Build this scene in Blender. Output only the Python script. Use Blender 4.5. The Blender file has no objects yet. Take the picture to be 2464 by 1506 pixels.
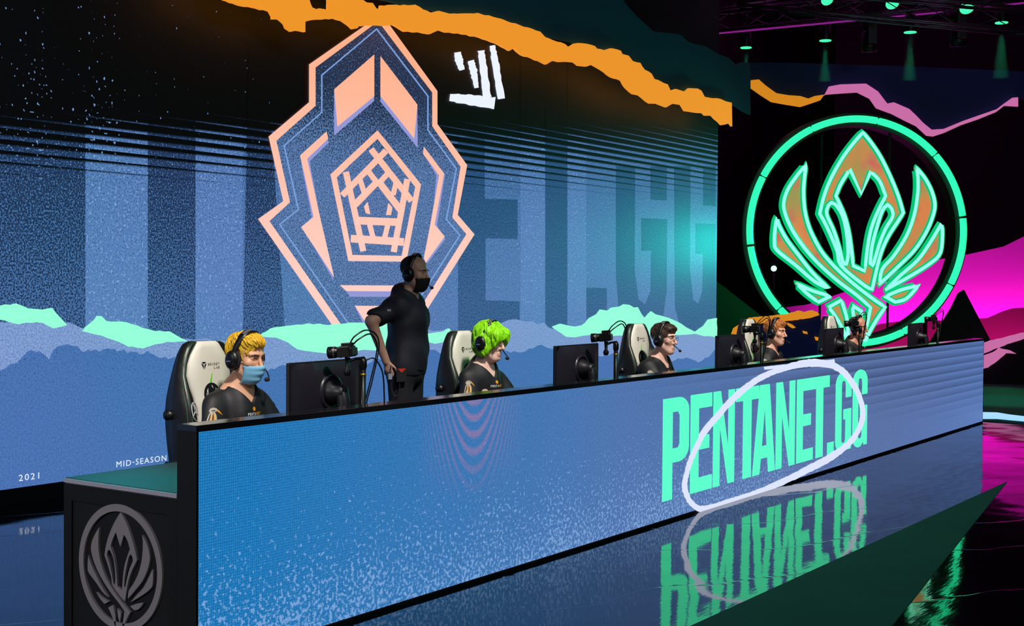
import bpy, bmesh, math, random
import numpy as np
from mathutils import Vector, Matrix
from mathutils.geometry import tessellate_polygon
from mathutils.bvhtree import BVHTree

scene = bpy.context.scene
COL = scene.collection
random.seed(7)

# ------------------------------------------------------------------ camera
PW, PH, FPX = 2464.0, 1506.0, 3134.44
CAM = np.array([-3.7348, -4.0954, 1.6067])
YAW, PIT, ROL = 0.595609, 0.0207012, 0.0077126
_fw = np.array([math.cos(YAW) * math.cos(PIT), math.sin(YAW) * math.cos(PIT), -math.sin(PIT)])
_r = np.array([math.sin(YAW), -math.cos(YAW), 0.0])
_u = np.cross(_r, _fw)
_r2 = math.cos(ROL) * _r + math.sin(ROL) * _u
_u2 = -math.sin(ROL) * _r + math.cos(ROL) * _u
cd = bpy.data.cameras.new('camera')
cd.sensor_width = 36.0
cd.lens = 36.0 * FPX / PW
cd.clip_end = 300
cam = bpy.data.objects.new('camera', cd)
COL.objects.link(cam)
cam.matrix_world = Matrix((( _r2[0], _u2[0], -_fw[0], CAM[0]), (_r2[1], _u2[1], -_fw[1], CAM[1]), (_r2[2], _u2[2], -_fw[2], CAM[2]), (0, 0, 0, 1)))
scene.camera = cam

# ------------------------------------------------------------------ view, world
vs = scene.view_settings
vs.view_transform = 'Standard'
vs.look = 'None'
vs.gamma = 1.0
vs.exposure = 0.0
vs.use_curve_mapping = False
world = bpy.data.worlds.new('arena_dark')
scene.world = world
world.use_nodes = True
world.node_tree.nodes['Background'].inputs[0].default_value = (0.35, 0.5, 0.8, 1)
world.node_tree.nodes['Background'].inputs[1].default_value = 0.004

def spot(name, loc, target, color, energy, deg, blend=0.25, size=0.15):
    l = bpy.data.lights.new(name, 'SPOT')
    l.energy = energy
    l.color = color
    l.spot_size = math.radians(deg)
    l.spot_blend = blend
    l.shadow_soft_size = size
    o = bpy.data.objects.new(name, l)
    COL.objects.link(o)
    o.location = loc
    d = Vector(target) - Vector(loc)
    o.rotation_euler = d.to_track_quat('-Z', 'Y').to_euler()
    return o

def area(name, loc, target, color, energy, sx, sy):
    l = bpy.data.lights.new(name, 'AREA')
    l.shape = 'RECTANGLE'
    l.size, l.size_y = sx, sy
    l.energy = energy
    l.color = color
    o = bpy.data.objects.new(name, l)
    COL.objects.link(o)
    o.location = loc
    d = Vector(target) - Vector(loc)
    o.rotation_euler = d.to_track_quat('-Z', 'Y').to_euler()
    return o

STX = [1.13, 3.50, 5.98, 8.36, 10.76]          # the five player stations along the desk
for i, x in enumerate(STX):                    # one narrow key spot per player from the lighting rig above the audience
    spot('key_spot', (x - 2.8, -3.5, 7.6), (x + 0.05, 0.95, 1.12), (1.0, 0.93, 0.85), 3300, 11.5, 0.35, 0.35)
spot('table_end_fill', (-7.5, 1.2, 4.2), (-0.2, 0.5, 0.5), (1.0, 0.95, 0.95), 1500, 20, 0.8, 0.4)  # added unseen fill lamp that brightens the crest on the table end
area('front_fill', (-2.0, -10.0, 7.0), (4.5, 1.5, 1.0), (0.85, 0.9, 1.0), 260, 6.0, 2.0)  # added unseen soft fill, lifts the standing man out of the dark
# green washes; the table and stage ones come from the rig
spot('green_wash', (0.8, 3.7, 6.8), (0.12, 0.48, 0.73), (0.0, 1.0, 0.9), 3600, 11, 0.9, 0.3)
spot('green_screen_spill', (15.3, 3.1, 2.3), (13.0, 4.1, 2.3), (0.0, 0.95, 0.74), 200, 110, 1.0, 0.3)  # added unseen spot imitating green spill from the neon sign
spot('stage_green', (9.0, -6.0, 8.0), (4.6, -1.9, 0.0), (0.0, 1.0, 0.72), 420, 50, 0.8, 0.3)

# ------------------------------------------------------------------ pixel -> world helpers (pixels of the 2464x1506 photograph)
def ray(x, y):
    return _fw + _r2 * ((x - PW / 2) / FPX) - _u2 * ((y - PH / 2) / FPX)
def hitY(x, y, Y):
    d = ray(x, y); return CAM + d * ((Y - CAM[1]) / d[1])
def hitX(x, y, X):
    d = ray(x, y); return CAM + d * ((X - CAM[0]) / d[0])
def hitZ(x, y, Z):
    d = ray(x, y); return CAM + d * ((Z - CAM[2]) / d[2])
def hitP(x, y, o, n):
    d = ray(x, y); return CAM + d * (np.dot(np.array(o) - CAM, n) / np.dot(d, n))

# ------------------------------------------------------------------ colours / materials
def lin(c):
    return tuple((v / 255 / 12.92) if v / 255 <= 0.04045 else ((v / 255 + 0.055) / 1.055) ** 2.4 for v in c)
MATS = {}
def pbr(name, rgb, rough=0.5, metal=0.0, emit=None, es=1.0, spec=0.5, noise=0.0, nscale=20.0, bump=0.0, bscale=60.0, coat=0.0):
    if name in MATS:
        return MATS[name]
    m = bpy.data.materials.new(name)
    m.use_nodes = True
    nt = m.node_tree
    b = nt.nodes['Principled BSDF']
    c = lin(rgb)
    b.inputs['Base Color'].default_value = (*c, 1)
    b.inputs['Roughness'].default_value = rough
    b.inputs['Metallic'].default_value = metal
    b.inputs['Specular IOR Level'].default_value = spec
    b.inputs['Coat Weight'].default_value = coat
    if emit is not None:
        b.inputs['Emission Color'].default_value = (*lin(emit), 1)
        b.inputs['Emission Strength'].default_value = es
    if noise or bump:
        tc = nt.nodes.new('ShaderNodeTexCoord')
        if noise:
            n = nt.nodes.new('ShaderNodeTexNoise'); n.inputs['Scale'].default_value = nscale; n.inputs['Detail'].default_value = 4
            nt.links.new(tc.outputs['Object'], n.inputs['Vector'])
            r = nt.nodes.new('ShaderNodeMapRange'); r.inputs['From Min'].default_value = 0.3; r.inputs['From Max'].default_value = 0.7
            r.inputs['To Min'].default_value = 1 - noise; r.inputs['To Max'].default_value = 1 + noise
            nt.links.new(n.outputs['Fac'], r.inputs['Value'])
            h = nt.nodes.new('ShaderNodeHueSaturation'); h.inputs['Color'].default_value = (*c, 1)
            nt.links.new(r.outputs['Result'], h.inputs['Value'])
            nt.links.new(h.outputs['Color'], b.inputs['Base Color'])
        if bump:
            n = nt.nodes.new('ShaderNodeTexNoise'); n.inputs['Scale'].default_value = bscale; n.inputs['Detail'].default_value = 3
            nt.links.new(tc.outputs['Object'], n.inputs['Vector'])
            bp = nt.nodes.new('ShaderNodeBump'); bp.inputs['Strength'].default_value = bump; bp.inputs['Distance'].default_value = 0.004
            nt.links.new(n.outputs['Fac'], bp.inputs['Height'])
            nt.links.new(bp.outputs['Normal'], b.inputs['Normal'])
    MATS[name] = m
    return m

class NB:
    """small node-expression builder"""
    def __init__(s, name):
        s.m = bpy.data.materials.new(name); s.m.use_nodes = True
        s.nt = s.m.node_tree; s.b = s.nt.nodes['Principled BSDF']
        g = s.nt.nodes.new('ShaderNodeNewGeometry'); s.pos = g.outputs['Position']
        sx = s.nt.nodes.new('ShaderNodeSeparateXYZ'); s.nt.links.new(s.pos, sx.inputs[0])
        s.X, s.Y, s.Z = sx.outputs[0], sx.outputs[1], sx.outputs[2]
        MATS[name] = s.m
    def _set(s, sock, v):
        if isinstance(v, (int, float)): sock.default_value = v
        elif isinstance(v, tuple): sock.default_value = (*v, 1) if len(v) == 3 and sock.type == 'RGBA' else v
        else: s.nt.links.new(v, sock)
    def f(s, op, a, b=0.0, c=0.0, clamp=False):
        n = s.nt.nodes.new('ShaderNodeMath'); n.operation = op; n.use_clamp = clamp
        s._set(n.inputs[0], a); s._set(n.inputs[1], b); s._set(n.inputs[2], c)
        return n.outputs[0]
    def mr(s, v, a, b, c=0.0, d=1.0, smooth=False):
        n = s.nt.nodes.new('ShaderNodeMapRange'); n.clamp = True
        if smooth: n.interpolation_type = 'SMOOTHSTEP'
        for i, x in enumerate((v, a, b, c, d)): s._set(n.inputs[i], x)
        return n.outputs[0]
    def mix(s, fac, a, b):
        n = s.nt.nodes.new('ShaderNodeMix'); n.data_type = 'RGBA'
        s._set(n.inputs[0], fac); s._set(n.inputs[6], a); s._set(n.inputs[7], b)
        return n.outputs[2]
    def scale(s, col, f):
        n = s.nt.nodes.new('ShaderNodeVectorMath'); n.operation = 'SCALE'
        s._set(n.inputs[0], col); s._set(n.inputs['Scale'], f)
        return n.outputs[0]
    def vec(s, x, y, z):
        n = s.nt.nodes.new('ShaderNodeCombineXYZ')
        for i, v in enumerate((x, y, z)): s._set(n.inputs[i], v)
        return n.outputs[0]
    def noise(s, v, scale, detail=2.0, rough=0.5):
        n = s.nt.nodes.new('ShaderNodeTexNoise'); n.inputs['Scale'].default_value = scale
        n.inputs['Detail'].default_value = detail; n.inputs['Roughness'].default_value = rough
        s._set(n.inputs['Vector'], v)
        return n.outputs['Fac']
    def emit(s, col, strength=1.0, base=(8, 9, 12), rough=0.5):
        s._set(s.b.inputs['Base Color'], lin(base)); s.b.inputs['Roughness'].default_value = rough
        s._set(s.b.inputs['Emission Color'], col); s.b.inputs['Emission Strength'].default_value = strength
        return s.m

# ------------------------------------------------------------------ object helpers
def mesh_obj(name, verts, faces, mat, parent=None, smooth=False):
    me = bpy.data.meshes.new(name)
    me.from_pydata([tuple(map(float, v)) for v in verts], [], [tuple(map(int, f)) for f in faces])
    me.update()
    if smooth:
        me.polygons.foreach_set('use_smooth', [True] * len(me.polygons))
    if mat is not None:
        for m in (mat if isinstance(mat, (list, tuple)) else [mat]): me.materials.append(m)
    o = bpy.data.objects.new(name, me)
    COL.objects.link(o)
    if parent is not None: o.parent = parent
    return o
def bm_obj(name, bm, mat, parent=None, smooth=False):
    bmesh.ops.recalc_face_normals(bm, faces=bm.faces)
    me = bpy.data.meshes.new(name); bm.to_mesh(me); bm.free()
    if smooth: me.polygons.foreach_set('use_smooth', [True] * len(me.polygons))
    if mat is not None: me.materials.append(mat)
    o = bpy.data.objects.new(name, me); COL.objects.link(o)
    if parent is not None: o.parent = parent
    return o
def tag(o, label=None, cat=None, group=None, kind=None):
    if label: o['label'] = label
    if cat: o['category'] = cat
    if group: o['group'] = group
    if kind: o['kind'] = kind
    return o
def empty(name, loc=(0, 0, 0), rz=0.0, label=None, cat=None, group=None, kind=None):
    o = bpy.data.objects.new(name, None); COL.objects.link(o)
    o.location = loc; o.rotation_euler = (0, 0, rz); o.empty_display_size = 0.1
    return tag(o, label, cat, group, kind)
def copy_tree(o, parent=None):
    c = o.copy(); COL.objects.link(c)
    c.parent = parent
    for ch in list(o.children): copy_tree(ch, c)
    return c

def box_bm(bm, lo, hi, bev=0.0, M=None):
    r = bmesh.ops.create_cube(bm, size=1.0)
    lo, hi = Vector(lo), Vector(hi)
    for v in r['verts']:
        v.co = Vector(((v.co[i] + 0.5) * (hi[i] - lo[i]) + lo[i] for i in range(3)))
    if bev > 0:
        es = list({e for v in r['verts'] for e in v.link_edges})
        q = bmesh.ops.bevel(bm, geom=es, offset=bev, segments=2, affect='EDGES', profile=0.7)
        vs_ = list({v for f in q['faces'] for v in f.verts}) if M is not None else []
    if M is not None:
        vv = r['verts'] if bev <= 0 else bm.verts
        for v in vv: v.co = M @ v.co
def box(name, lo, hi, mat, parent=None, bev=0.0, smooth=False):
    bm = bmesh.new(); box_bm(bm, lo, hi, bev)
    return bm_obj(name, bm, mat, parent, smooth)
def boxes(name, lst, mat, parent=None, bev=0.0):
    V, F = [], []
    for lo, hi in lst:
        b = bmesh.new(); box_bm(b, lo, hi, bev)
        b.verts.index_update(); n = len(V)
        V += [v.co.copy() for v in b.verts]; F += [[v.index + n for v in f.verts] for f in b.faces]; b.free()
    return mesh_obj(name, V, F, mat, parent)
def tube_data(pts, rad, seg=10, closed=False, caps=True):
    P = [np.array(p, float) for p in pts]; n = len(P)
    R = [rad] * n if isinstance(rad, (int, float)) else list(rad)
    V, F = [], []
    up = None
    for i in range(n):
        a = P[i - 1] if (i > 0 or closed) else P[i]
        b = P[(i + 1) % n] if (i < n - 1 or closed) else P[i]
        t = b - a; t = t / (np.linalg.norm(t) + 1e-12)
        if up is None:
            up = np.array([0, 0, 1.0]) if abs(t[2]) < 0.9 else np.array([1.0, 0, 0])
        s = np.cross(t, up); s /= np.linalg.norm(s) + 1e-12
        up = np.cross(s, t)
        for k in range(seg):
            th = 2 * math.pi * k / seg
            V.append(P[i] + R[i] * (math.cos(th) * s + math.sin(th) * up))
    m = n if closed else n - 1
    for i in range(m):
        for k in range(seg):
            a, b = i * seg + k, i * seg + (k + 1) % seg
            j = (i + 1) % n
            F.append((a, b, j * seg + (k + 1) % seg, j * seg + k))
    if caps and not closed:
        F.append(tuple(range(seg))[::-1]); F.append(tuple((n - 1) * seg + k for k in range(seg)))
    return V, F
def tube(name, pts, rad, mat, parent=None, seg=10, closed=False, smooth=True):
    V, F = tube_data(pts, rad, seg, closed)
    return mesh_obj(name, V, F, mat, parent, smooth)
def join_data(parts):
    V, F = [], []
    for v, f in parts:
        n = len(V); V += list(v); F += [tuple(i + n for i in q) for q in f]
    return V, F
def smooth_path(pts, n=6):
    P = [np.array(p, float) for p in pts]; out = []
    Q = [2 * P[0] - P[1]] + P + [2 * P[-1] - P[-2]]
    for i in range(1, len(Q) - 2):
        for k in range(n):
            t = k / n
            out.append(0.5 * ((2 * Q[i]) + (-Q[i - 1] + Q[i + 1]) * t + (2 * Q[i - 1] - 5 * Q[i] + 4 * Q[i + 1] - Q[i + 2]) * t * t + (-Q[i - 1] + 3 * Q[i] - 3 * Q[i + 1] + Q[i + 2]) * t ** 3))
    out.append(P[-1]); return out
def area2(l):
    return 0.5 * sum(l[i][0] * l[(i + 1) % len(l)][1] - l[(i + 1) % len(l)][0] * l[i][1] for i in range(len(l)))
def sheet_data(loops, o, ex, ey, n, front, back):
    """extruded flat sheet; loops in 2D (first outer, rest holes), frame o/ex/ey, faces at offsets front/back along n"""
    L = []
    for i, l in enumerate(loops):
        l = [tuple(map(float, q)) for q in l]
        if (area2(l) > 0) != (i == 0): l = l[::-1]
        L.append(l)
    tris = tessellate_polygon([[Vector((a, b, 0)) for a, b in l] for l in L])
    flat = [q for l in L for q in l]
    o, ex, ey, n = (np.array(t, float) for t in (o, ex, ey, n))
    V = [o + ex * a + ey * b + n * front for a, b in flat]
    k = len(V)
    F = []
    for t in tris:
        a, b, c = (flat[i] for i in t)
        cr = (b[0] - a[0]) * (c[1] - a[1]) - (b[1] - a[1]) * (c[0] - a[0])
        if abs(cr) < 1e-14: continue
        F.append(tuple(t) if cr > 0 else tuple(t[::-1]))
    if np.dot(np.cross(ex, ey), n) < 0: F = [q[::-1] for q in F]
    if back is not None:
        V += [o + ex * a + ey * b + n * back for a, b in flat]
        F += [tuple(i + k for i in q[::-1]) for q in list(F)]
        s = 0
        flip = np.dot(np.cross(ex, ey), n) < 0
        for l in L:
            for i in range(len(l)):
                a, b = s + i, s + (i + 1) % len(l)
                q = (a, a + k, b + k, b)
                F.append(q[::-1] if flip else q)
            s += len(l)
    return V, F
def jag(pts, amp, step, seed=1, closed=True):
    """torn edge: subdivide a pixel polyline and jitter it"""
    R = random.Random(seed); out = []
    n = len(pts)
    for i in range(n if closed else n - 1):
        a, b = np.array(pts[i], float), np.array(pts[(i + 1) % n], float)
        k = max(1, int(np.linalg.norm(b - a) / step))
        for j in range(k):
            q = a + (b - a) * j / k
            if j: q = q + np.array([R.uniform(-amp, amp) * 0.6, R.uniform(-amp, amp)])
            out.append(tuple(q))
    if not closed: out.append(tuple(pts[-1]))
    return out
def stroke(pts, w, rag=0.0, seed=3, sub=0):
    """polyline -> polygon outline of given width(s)"""
    R = random.Random(seed)
    if sub: pts = smooth_path(pts, sub)
    P = [np.array(p, float)[:2] for p in pts]; n = len(P)
    W = [w] * n if isinstance(w, (int, float)) else list(np.interp(np.linspace(0, 1, n), np.linspace(0, 1, len(w)), w))
    l, r = [], []
    for i in range(n):
        t = P[min(i + 1, n - 1)] - P[max(i - 1, 0)]; t /= np.linalg.norm(t) + 1e-9
        nn = np.array([-t[1], t[0]])
        l.append(tuple(P[i] + nn * (W[i] / 2 + R.uniform(-rag, rag)))); r.append(tuple(P[i] - nn * (W[i] / 2 + R.uniform(-rag, rag))))
    return l + r[::-1]

# ================================================================== STRUCTURE
BLACK = pbr('matte_black', (5, 5, 6), 0.6, spec=0.3)
GLOSSBLACK = pbr('gloss_black', (6, 6, 8), 0.18)
def floor_mat():
    n = NB('gloss_floor')
    n.b.inputs['Base Color'].default_value = (*lin((5, 6, 9)), 1)
    n.b.inputs['IOR'].default_value = 1.65
    lo = n.noise(n.vec(n.f('MULTIPLY', n.X, 0.9), n.f('MULTIPLY', n.Y, 0.9), 0.0), 1.1, 2.0)
    fine = n.noise(n.vec(n.f('MULTIPLY', n.X, 3.0), n.f('MULTIPLY', n.Y, 14.0), 0.0), 3.0, 2.0)
    # crease lines of the floor foil, running diagonally
    d = n.f('ADD', n.f('MULTIPLY', n.X, 0.55), n.f('MULTIPLY', n.Y, 1.0))
    wob = n.f('MULTIPLY', n.noise(n.pos, 0.7, 2.0), 0.9)
    fr = n.f('FRACT', n.f('MULTIPLY', n.f('ADD', d, wob), 1.15))
    crease = n.f('POWER', n.f('ABSOLUTE', n.f('SUBTRACT', n.f('MULTIPLY', fr, 2.0), 1.0)), 70.0)
    h = n.f('ADD', n.f('ADD', n.f('MULTIPLY', lo, 0.45), n.f('MULTIPLY', fine, 0.012)), n.f('MULTIPLY', crease, 0.022))
    bp = n.nt.nodes.new('ShaderNodeBump'); bp.inputs['Strength'].default_value = 1.0; bp.inputs['Distance'].default_value = 0.02
    n.nt.links.new(h, bp.inputs['Height']); n.nt.links.new(bp.outputs['Normal'], n.b.inputs['Normal'])
    n.b.inputs['Roughness'].default_value = 0.045
    return n.m
FLOOR = mesh_obj('floor', [(-14, -16, 0), (40, -16, 0), (40, 16, 0), (-14, 16, 0), (-14, -16, -0.2), (40, -16, -0.2), (40, 16, -0.2), (-14, 16, -0.2)],
                 [(0, 1, 2, 3), (7, 6, 5, 4), (0, 4, 5, 1), (1, 5, 6, 2), (2, 6, 7, 3), (3, 7, 4, 0)], floor_mat())
tag(FLOOR, 'glossy black stage floor mirroring the screens', 'floor', kind='structure')
WALLM = pbr('drape_black', (16, 9, 20), 0.9)
tag(box('wall_back', (33.8, -16, 0), (34, 16, 12), WALLM), 'dark draped wall far behind the stage set', 'wall', kind='structure')
tag(box('wall_left', (-14, 9.8, 0), (40, 10, 12), BLACK), 'black draped wall behind the giant screen', 'wall', kind='structure')
tag(box('ceiling', (-14, -16, 12), (40, 16, 12.2), BLACK), 'black arena ceiling above the lighting rig', 'ceiling', kind='structure')

# matte wedge laid over the glossy floor in the right foreground
tri = [hitZ(2424, 1158, 0.004)[:2], hitZ(1660, 1506, 0.004)[:2], hitZ(1240, 1700, 0.004)[:2], hitZ(1760, 1760, 0.004)[:2], hitZ(2145, 1506, 0.004)[:2]]
V, F = sheet_data([tri], (0, 0, 0), (1, 0, 0), (0, 1, 0), (0, 0, 1), 0.004, 0.0)
tag(mesh_obj('trim_1', V, F, pbr('matte_wedge', (10, 84, 68), 0.75, noise=0.08, nscale=2)), 'matte dark green wedge laid on the glossy floor', 'floor panel', kind='structure')

# ================================================================== GIANT LED SCREEN (plane y = YS)
YS, XS0, XS1, ZS0, ZS1 = 4.122, -4.0, 13.71, 0.124, 6.9
SCREEN = empty('led_screen', (4.85, YS, 0), 0, 'giant led wall showing a peach angular crest logo over torn blue ridges', 'led screen')
def scr_obj(name, V, F, mat):
    o = mesh_obj(name, [np.array(v) - np.array((4.85, YS, 0)) for v in V], F, mat, SCREEN)
    return o
scr_obj('cabinet_wall', *(lambda b: ([v for v in b[0]], b[1]))(
    ([(x, y, z) for x in (XS0, XS1) for y in (YS + 0.004, YS + 0.16) for z in (ZS0, ZS1)],
     [(0, 1, 3, 2), (4, 6, 7, 5), (0, 4, 5, 1), (2, 3, 7, 6), (1, 5, 7, 3), (0, 2, 6, 4)])), BLACK)
scr_obj('skirt', [(x, y, z) for x in (XS0, XS1) for y in (YS + 0.02, YS + 0.16) for z in (0.0, ZS0)],
        [(0, 1, 3, 2), (4, 6, 7, 5), (0, 4, 5, 1), (2, 3, 7, 6), (1, 5, 7, 3), (0, 2, 6, 4)], BLACK)

def led_bg(name, base, dark, dens, white_d=0.0, stripes=True, lo_fade=False, top_dark=False):
    n = NB(name)
    P3 = n.vec(n.X, 0.0, n.f('MULTIPLY', n.Z, 0.8))
    t = n.mr(n.X, 1.9, 13.7)
    zlo = n.f('ADD', 2.28, n.f('MULTIPLY', t, 0.50))
    zhi = n.f('ADD', 2.86, n.f('MULTIPLY', t, 1.20))
    c = n.f('DIVIDE', n.f('SUBTRACT', zhi, n.Z), n.f('SUBTRACT', zhi, zlo), clamp=True)
    fr = n.f('FRACT', n.f('DIVIDE', n.Z, 0.0795))
    tt = n.f('SUBTRACT', 1.0, fr)
    edge = n.f('SUBTRACT', 1.0, c)
    lit = n.mr(n.f('SUBTRACT', n.f('ADD', tt, 0.34), n.f('MULTIPLY', edge, 1.36)), 0.0, 0.34, 0.0, 1.0, True)
    lit = n.f('MULTIPLY', lit, n.mr(c, 0.0, 0.25, 0.0, 1.0)) if stripes else n.f('ADD', 1.0, 0.0)
    # slow colour drift of the content
    dr = n.noise(n.pos, 0.55, 2.0)
    col = n.mix(n.mr(dr, 0.35, 0.65), lin(base), lin((base[0] + 7, base[1] - 3, base[2] + 2)))
    # dark speckle
    sp = n.noise(P3, 80.0, 2.0, 0.65)
    dn = n.f('MULTIPLY', dens, n.mr(n.Z, 0.55, 1.9, -0.9 if lo_fade else 1.0, 1.0))
    if stripes: dn = n.f('ADD', dn, n.mr(n.Z, 1.45, 2.9, -0.12, 0.75))
    thr = n.f('ADD', 0.40, n.f('MULTIPLY', dn, 0.13))
    s1 = n.mr(sp, n.f('SUBTRACT', thr, 0.03), n.f('ADD', thr, 0.03), 1.0, 0.0)
    col = n.mix(n.f('MULTIPLY', s1, 0.86 if dens > 0 else 0.0), col, lin(dark))
    fine = n.noise(P3, 75.0, 1.0)
    col = n.scale(col, n.mr(fine, 0.25, 0.75, 0.78, 1.22))
    if white_d > 0:
        w = n.noise(n.f('ADD', 0, 0) if False else P3, 46.0, 2.0, 0.6)
        col = n.mix(n.f('MULTIPLY', n.mr(w, 0.66 - 0.07 * white_d, 0.70 - 0.07 * white_d), 0.75), col, lin((150, 185, 230)))
    col = n.scale(col, lit)
    if top_dark: col = n.mix(n.mr(n.f('ADD', n.noise(P3, 62.0, 2.0, 0.7), n.mr(n.Z, 1.8, 3.5, 0.34, -0.13)), 0.44, 0.52, 0.85, 0.0), col, lin((10, 14, 34)))
    if stripes:
        # sparse drifting sparks in the black upper part, denser at the far left
        v = n.noise(P3, 42.0, 0.0)
        cl = n.noise(n.vec(n.X, 0.0, 0.0), 1.3, 2.0)
        th = n.f('ADD', n.f('ADD', 0.712, n.mr(n.Z, 2.5, 4.6, 0.0, 0.10)), n.mr(n.X, 2.0, 6.5, n.f('MULTIPLY', n.f('SUBTRACT', 0.5, cl), 0.5), 0.2))
        s2 = n.mr(v, th, n.f('ADD', th, 0.02))
        col = n.mix(n.f('MULTIPLY', s2, n.mr(n.Z, 2.2, 2.6)), col, lin((110, 150, 200)))
    return n.emit(col, 1.0, base=(32, 32, 35))
LED_BASE = led_bg('led_blue', (84, 128, 180), (44, 84, 134), 0.30, 0.25)
LED_LIGHT = led_bg('led_blue_light', (88, 132, 186), (50, 92, 146), 0.05, 0.7)
LED_DARK = led_bg('led_blue_speckled', (70, 116, 168), (8, 22, 52), 0.8)
LED_DARKR = led_bg('led_blue_speckled_soft', (66, 110, 158), (26, 62, 104), 0.85)
LED_CREST = led_bg('led_crest_fill', (92, 130, 178), (36, 62, 110), 0.5, 0.3, stripes=False, top_dark=True)
LED_LAV = led_bg('led_lavender', (126, 160, 208), (100, 134, 188), 0.4, 0.0, stripes=False)
LED_RIDGE = led_bg('led_ridge_blue', (68, 116, 176), (34, 76, 128), 0.62, 0.0, stripes=False, lo_fade=True)
MINT = NB('led_mint').emit(lin((150, 255, 218)), 1.0)
PEACH_T = NB('led_peach').emit(lin((255, 182, 150)), 1.0)
LAVEN = NB('led_shadow_lavender').emit(lin((148, 152, 214)), 1.0)
LINEB = NB('led_line_blue').emit(lin((122, 160, 220)), 1.0)
WHITE_E = NB('led_white').emit(lin((236, 244, 255)), 1.0)
def peach():
    n = NB('led_peach_fade')
    col = n.mix(n.mr(n.Z, 1.6, 4.2), lin((255, 208, 196)), lin((255, 172, 128)))
    return n.emit(col, 1.0)
PEACH = peach()

def scr2(pts):
    return [(float(q[0]), max(float(q[2]), ZS0 + 0.001)) for q in (hitY(x, y, YS) for x, y in pts)]
def scr(name, loops, mat, layer):
    V, F = sheet_data([scr2(l) for l in loops], (0, YS, 0), (1, 0, 0), (0, 0, 1), (0, -1, 0), 0.0025 * layer, 0.0)
    return scr_obj(name, V, F, mat)
# picture area
V, F = sheet_data([[(XS0, ZS0), (XS1, ZS0), (XS1, ZS1), (XS0, ZS1)]], (0, YS, 0), (1, 0, 0), (0, 0, 1), (0, -1, 0), 0.001, None)
scr_obj('picture', V, F, LED_BASE)
# giant faded letters in the picture (only partly lit)
def col(name, x0, x1, mat, y0=120, y1=860, layer=1):
    return scr(name, [[(x0, y1), (x1, y1), (x1, y0), (x0, y0)]], mat, layer)
col('faded_letter', -60, 205, LED_DARK)
col('light_band', 205, 355, LED_LIGHT)
col('faded_letter', 355, 470, LED_DARK)
col('light_band', 470, 583, LED_LIGHT)
scr('faded_letter', [[(583, 860), (690, 860), (640, 120), (598, 120)]], LED_DARK, 1)
scr('faded_letter', [[(1102, 800), (1102, 330), (1166, 330), (1166, 478), (1245, 480), (1245, 575), (1168, 573), (1168, 722), (1250, 725), (1250, 800)]], LED_DARKR, 1)
col('light_band', 1252, 1311, LED_LIGHT)
col('faded_letter', 1312, 1365, LED_DARKR, 260)
col('light_band', 1365, 1410, LED_LIGHT)
scr('faded_letter', [[(1411, 800), (1411, 692), (1460, 693), (1460, 800)]], LED_DARKR, 1)
scr('faded_letter', [[(1482, 400), (1528, 400), (1527, 650), (1536, 720), (1552, 732), (1565, 700), (1567, 603), (1543, 603), (1543, 525), (1605, 527), (1604, 700), (1590, 800), (1500, 800), (1488, 740), (1482, 660)],], LED_DARKR, 1)
scr('faded_letter', [[(1565, 400), (1604, 400), (1604, 482), (1565, 480)]], LED_DARKR, 1)
scr('faded_letter', [[(1622, 400), (1661, 400), (1660, 650), (1668, 722), (1680, 730), (1690, 700), (1692, 612), (1674, 610), (1674, 537), (1722, 539), (1722, 800), (1640, 800), (1624, 740)]], LED_DARKR, 1)
scr('faded_letter', [[(1692, 400), (1722, 400), (1722, 496), (1692, 494)]], LED_DARKR, 1)

def c1(pts):   # crest tracing frame
    return [(600 + u / 1.98125, 40 + v / 1.98125) for u, v in pts]
OUT = [(627, -12), (893, 355), (893, 512), (1035, 708), (990, 945), (1070, 1038), (606, 1774), (40, 965), (160, 880), (90, 572), (283, 408), (283, 228)]
INN = [(612, 22), (870, 362), (870, 522), (1005, 715), (966, 957), (1033, 1037), (606, 1716), (92, 975), (190, 885), (125, 592), (312, 425), (312, 243)]
scr('crest_fill', [c1(OUT)], LED_CREST, 2)
scr('crest_outline', [c1(OUT), c1(INN)], PEACH, 4)
LN = [(605, 55), (852, 378), (852, 540), (988, 725), (940, 965), (1005, 1042), (606, 1665), (138, 990), (228, 918), (160, 615), (340, 455), (340, 278)]
def inset(pts, d):
    P = [np.array(p, float) for p in pts]; n = len(P); out = []
    sgn = 1 if area2(pts) > 0 else -1
    for i in range(n):
        a, b, c = P[i - 1], P[i], P[(i + 1) % n]
        n1 = np.array([-(b - a)[1], (b - a)[0]]); n1 /= np.linalg.norm(n1)
        n2 = np.array([-(c - b)[1], (c - b)[0]]); n2 /= np.linalg.norm(n2)
        m = (n1 + n2); m /= max(0.35, np.dot(m, n1)); out.append(tuple(b + sgn * d * m))
    return out
scr('crest_line', [c1(LN), c1(inset(LN, 6))], LINEB, 3)
CH_L = [(592, 182), (592, 380), (417, 524), (402, 347)]
CH_R = [(623, 190), (798, 420), (782, 580), (623, 380)]
scr('crest_shadow', [c1([(402, 347), (417, 524), (592, 380), (592, 402), (402, 567)])], LAVEN, 3)
scr('crest_chevron', [c1(CH_L)], PEACH, 4)
scr('crest_shadow', [c1([(623, 380), (782, 580), (798, 420), (800, 625), (623, 406)])], LAVEN, 3)
scr('crest_chevron', [c1(CH_R)], PEACH, 4)
BR_L = [(365, 548), (240, 662), (248, 700), (303, 955), (245, 1003), (400, 1240), (335, 962), (272, 678), (372, 582)]
BR_R = [(830, 622), (826, 654), (902, 757), (862, 985), (830, 1150), (838, 1172), (928, 1048), (880, 992), (925, 748)]
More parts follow.
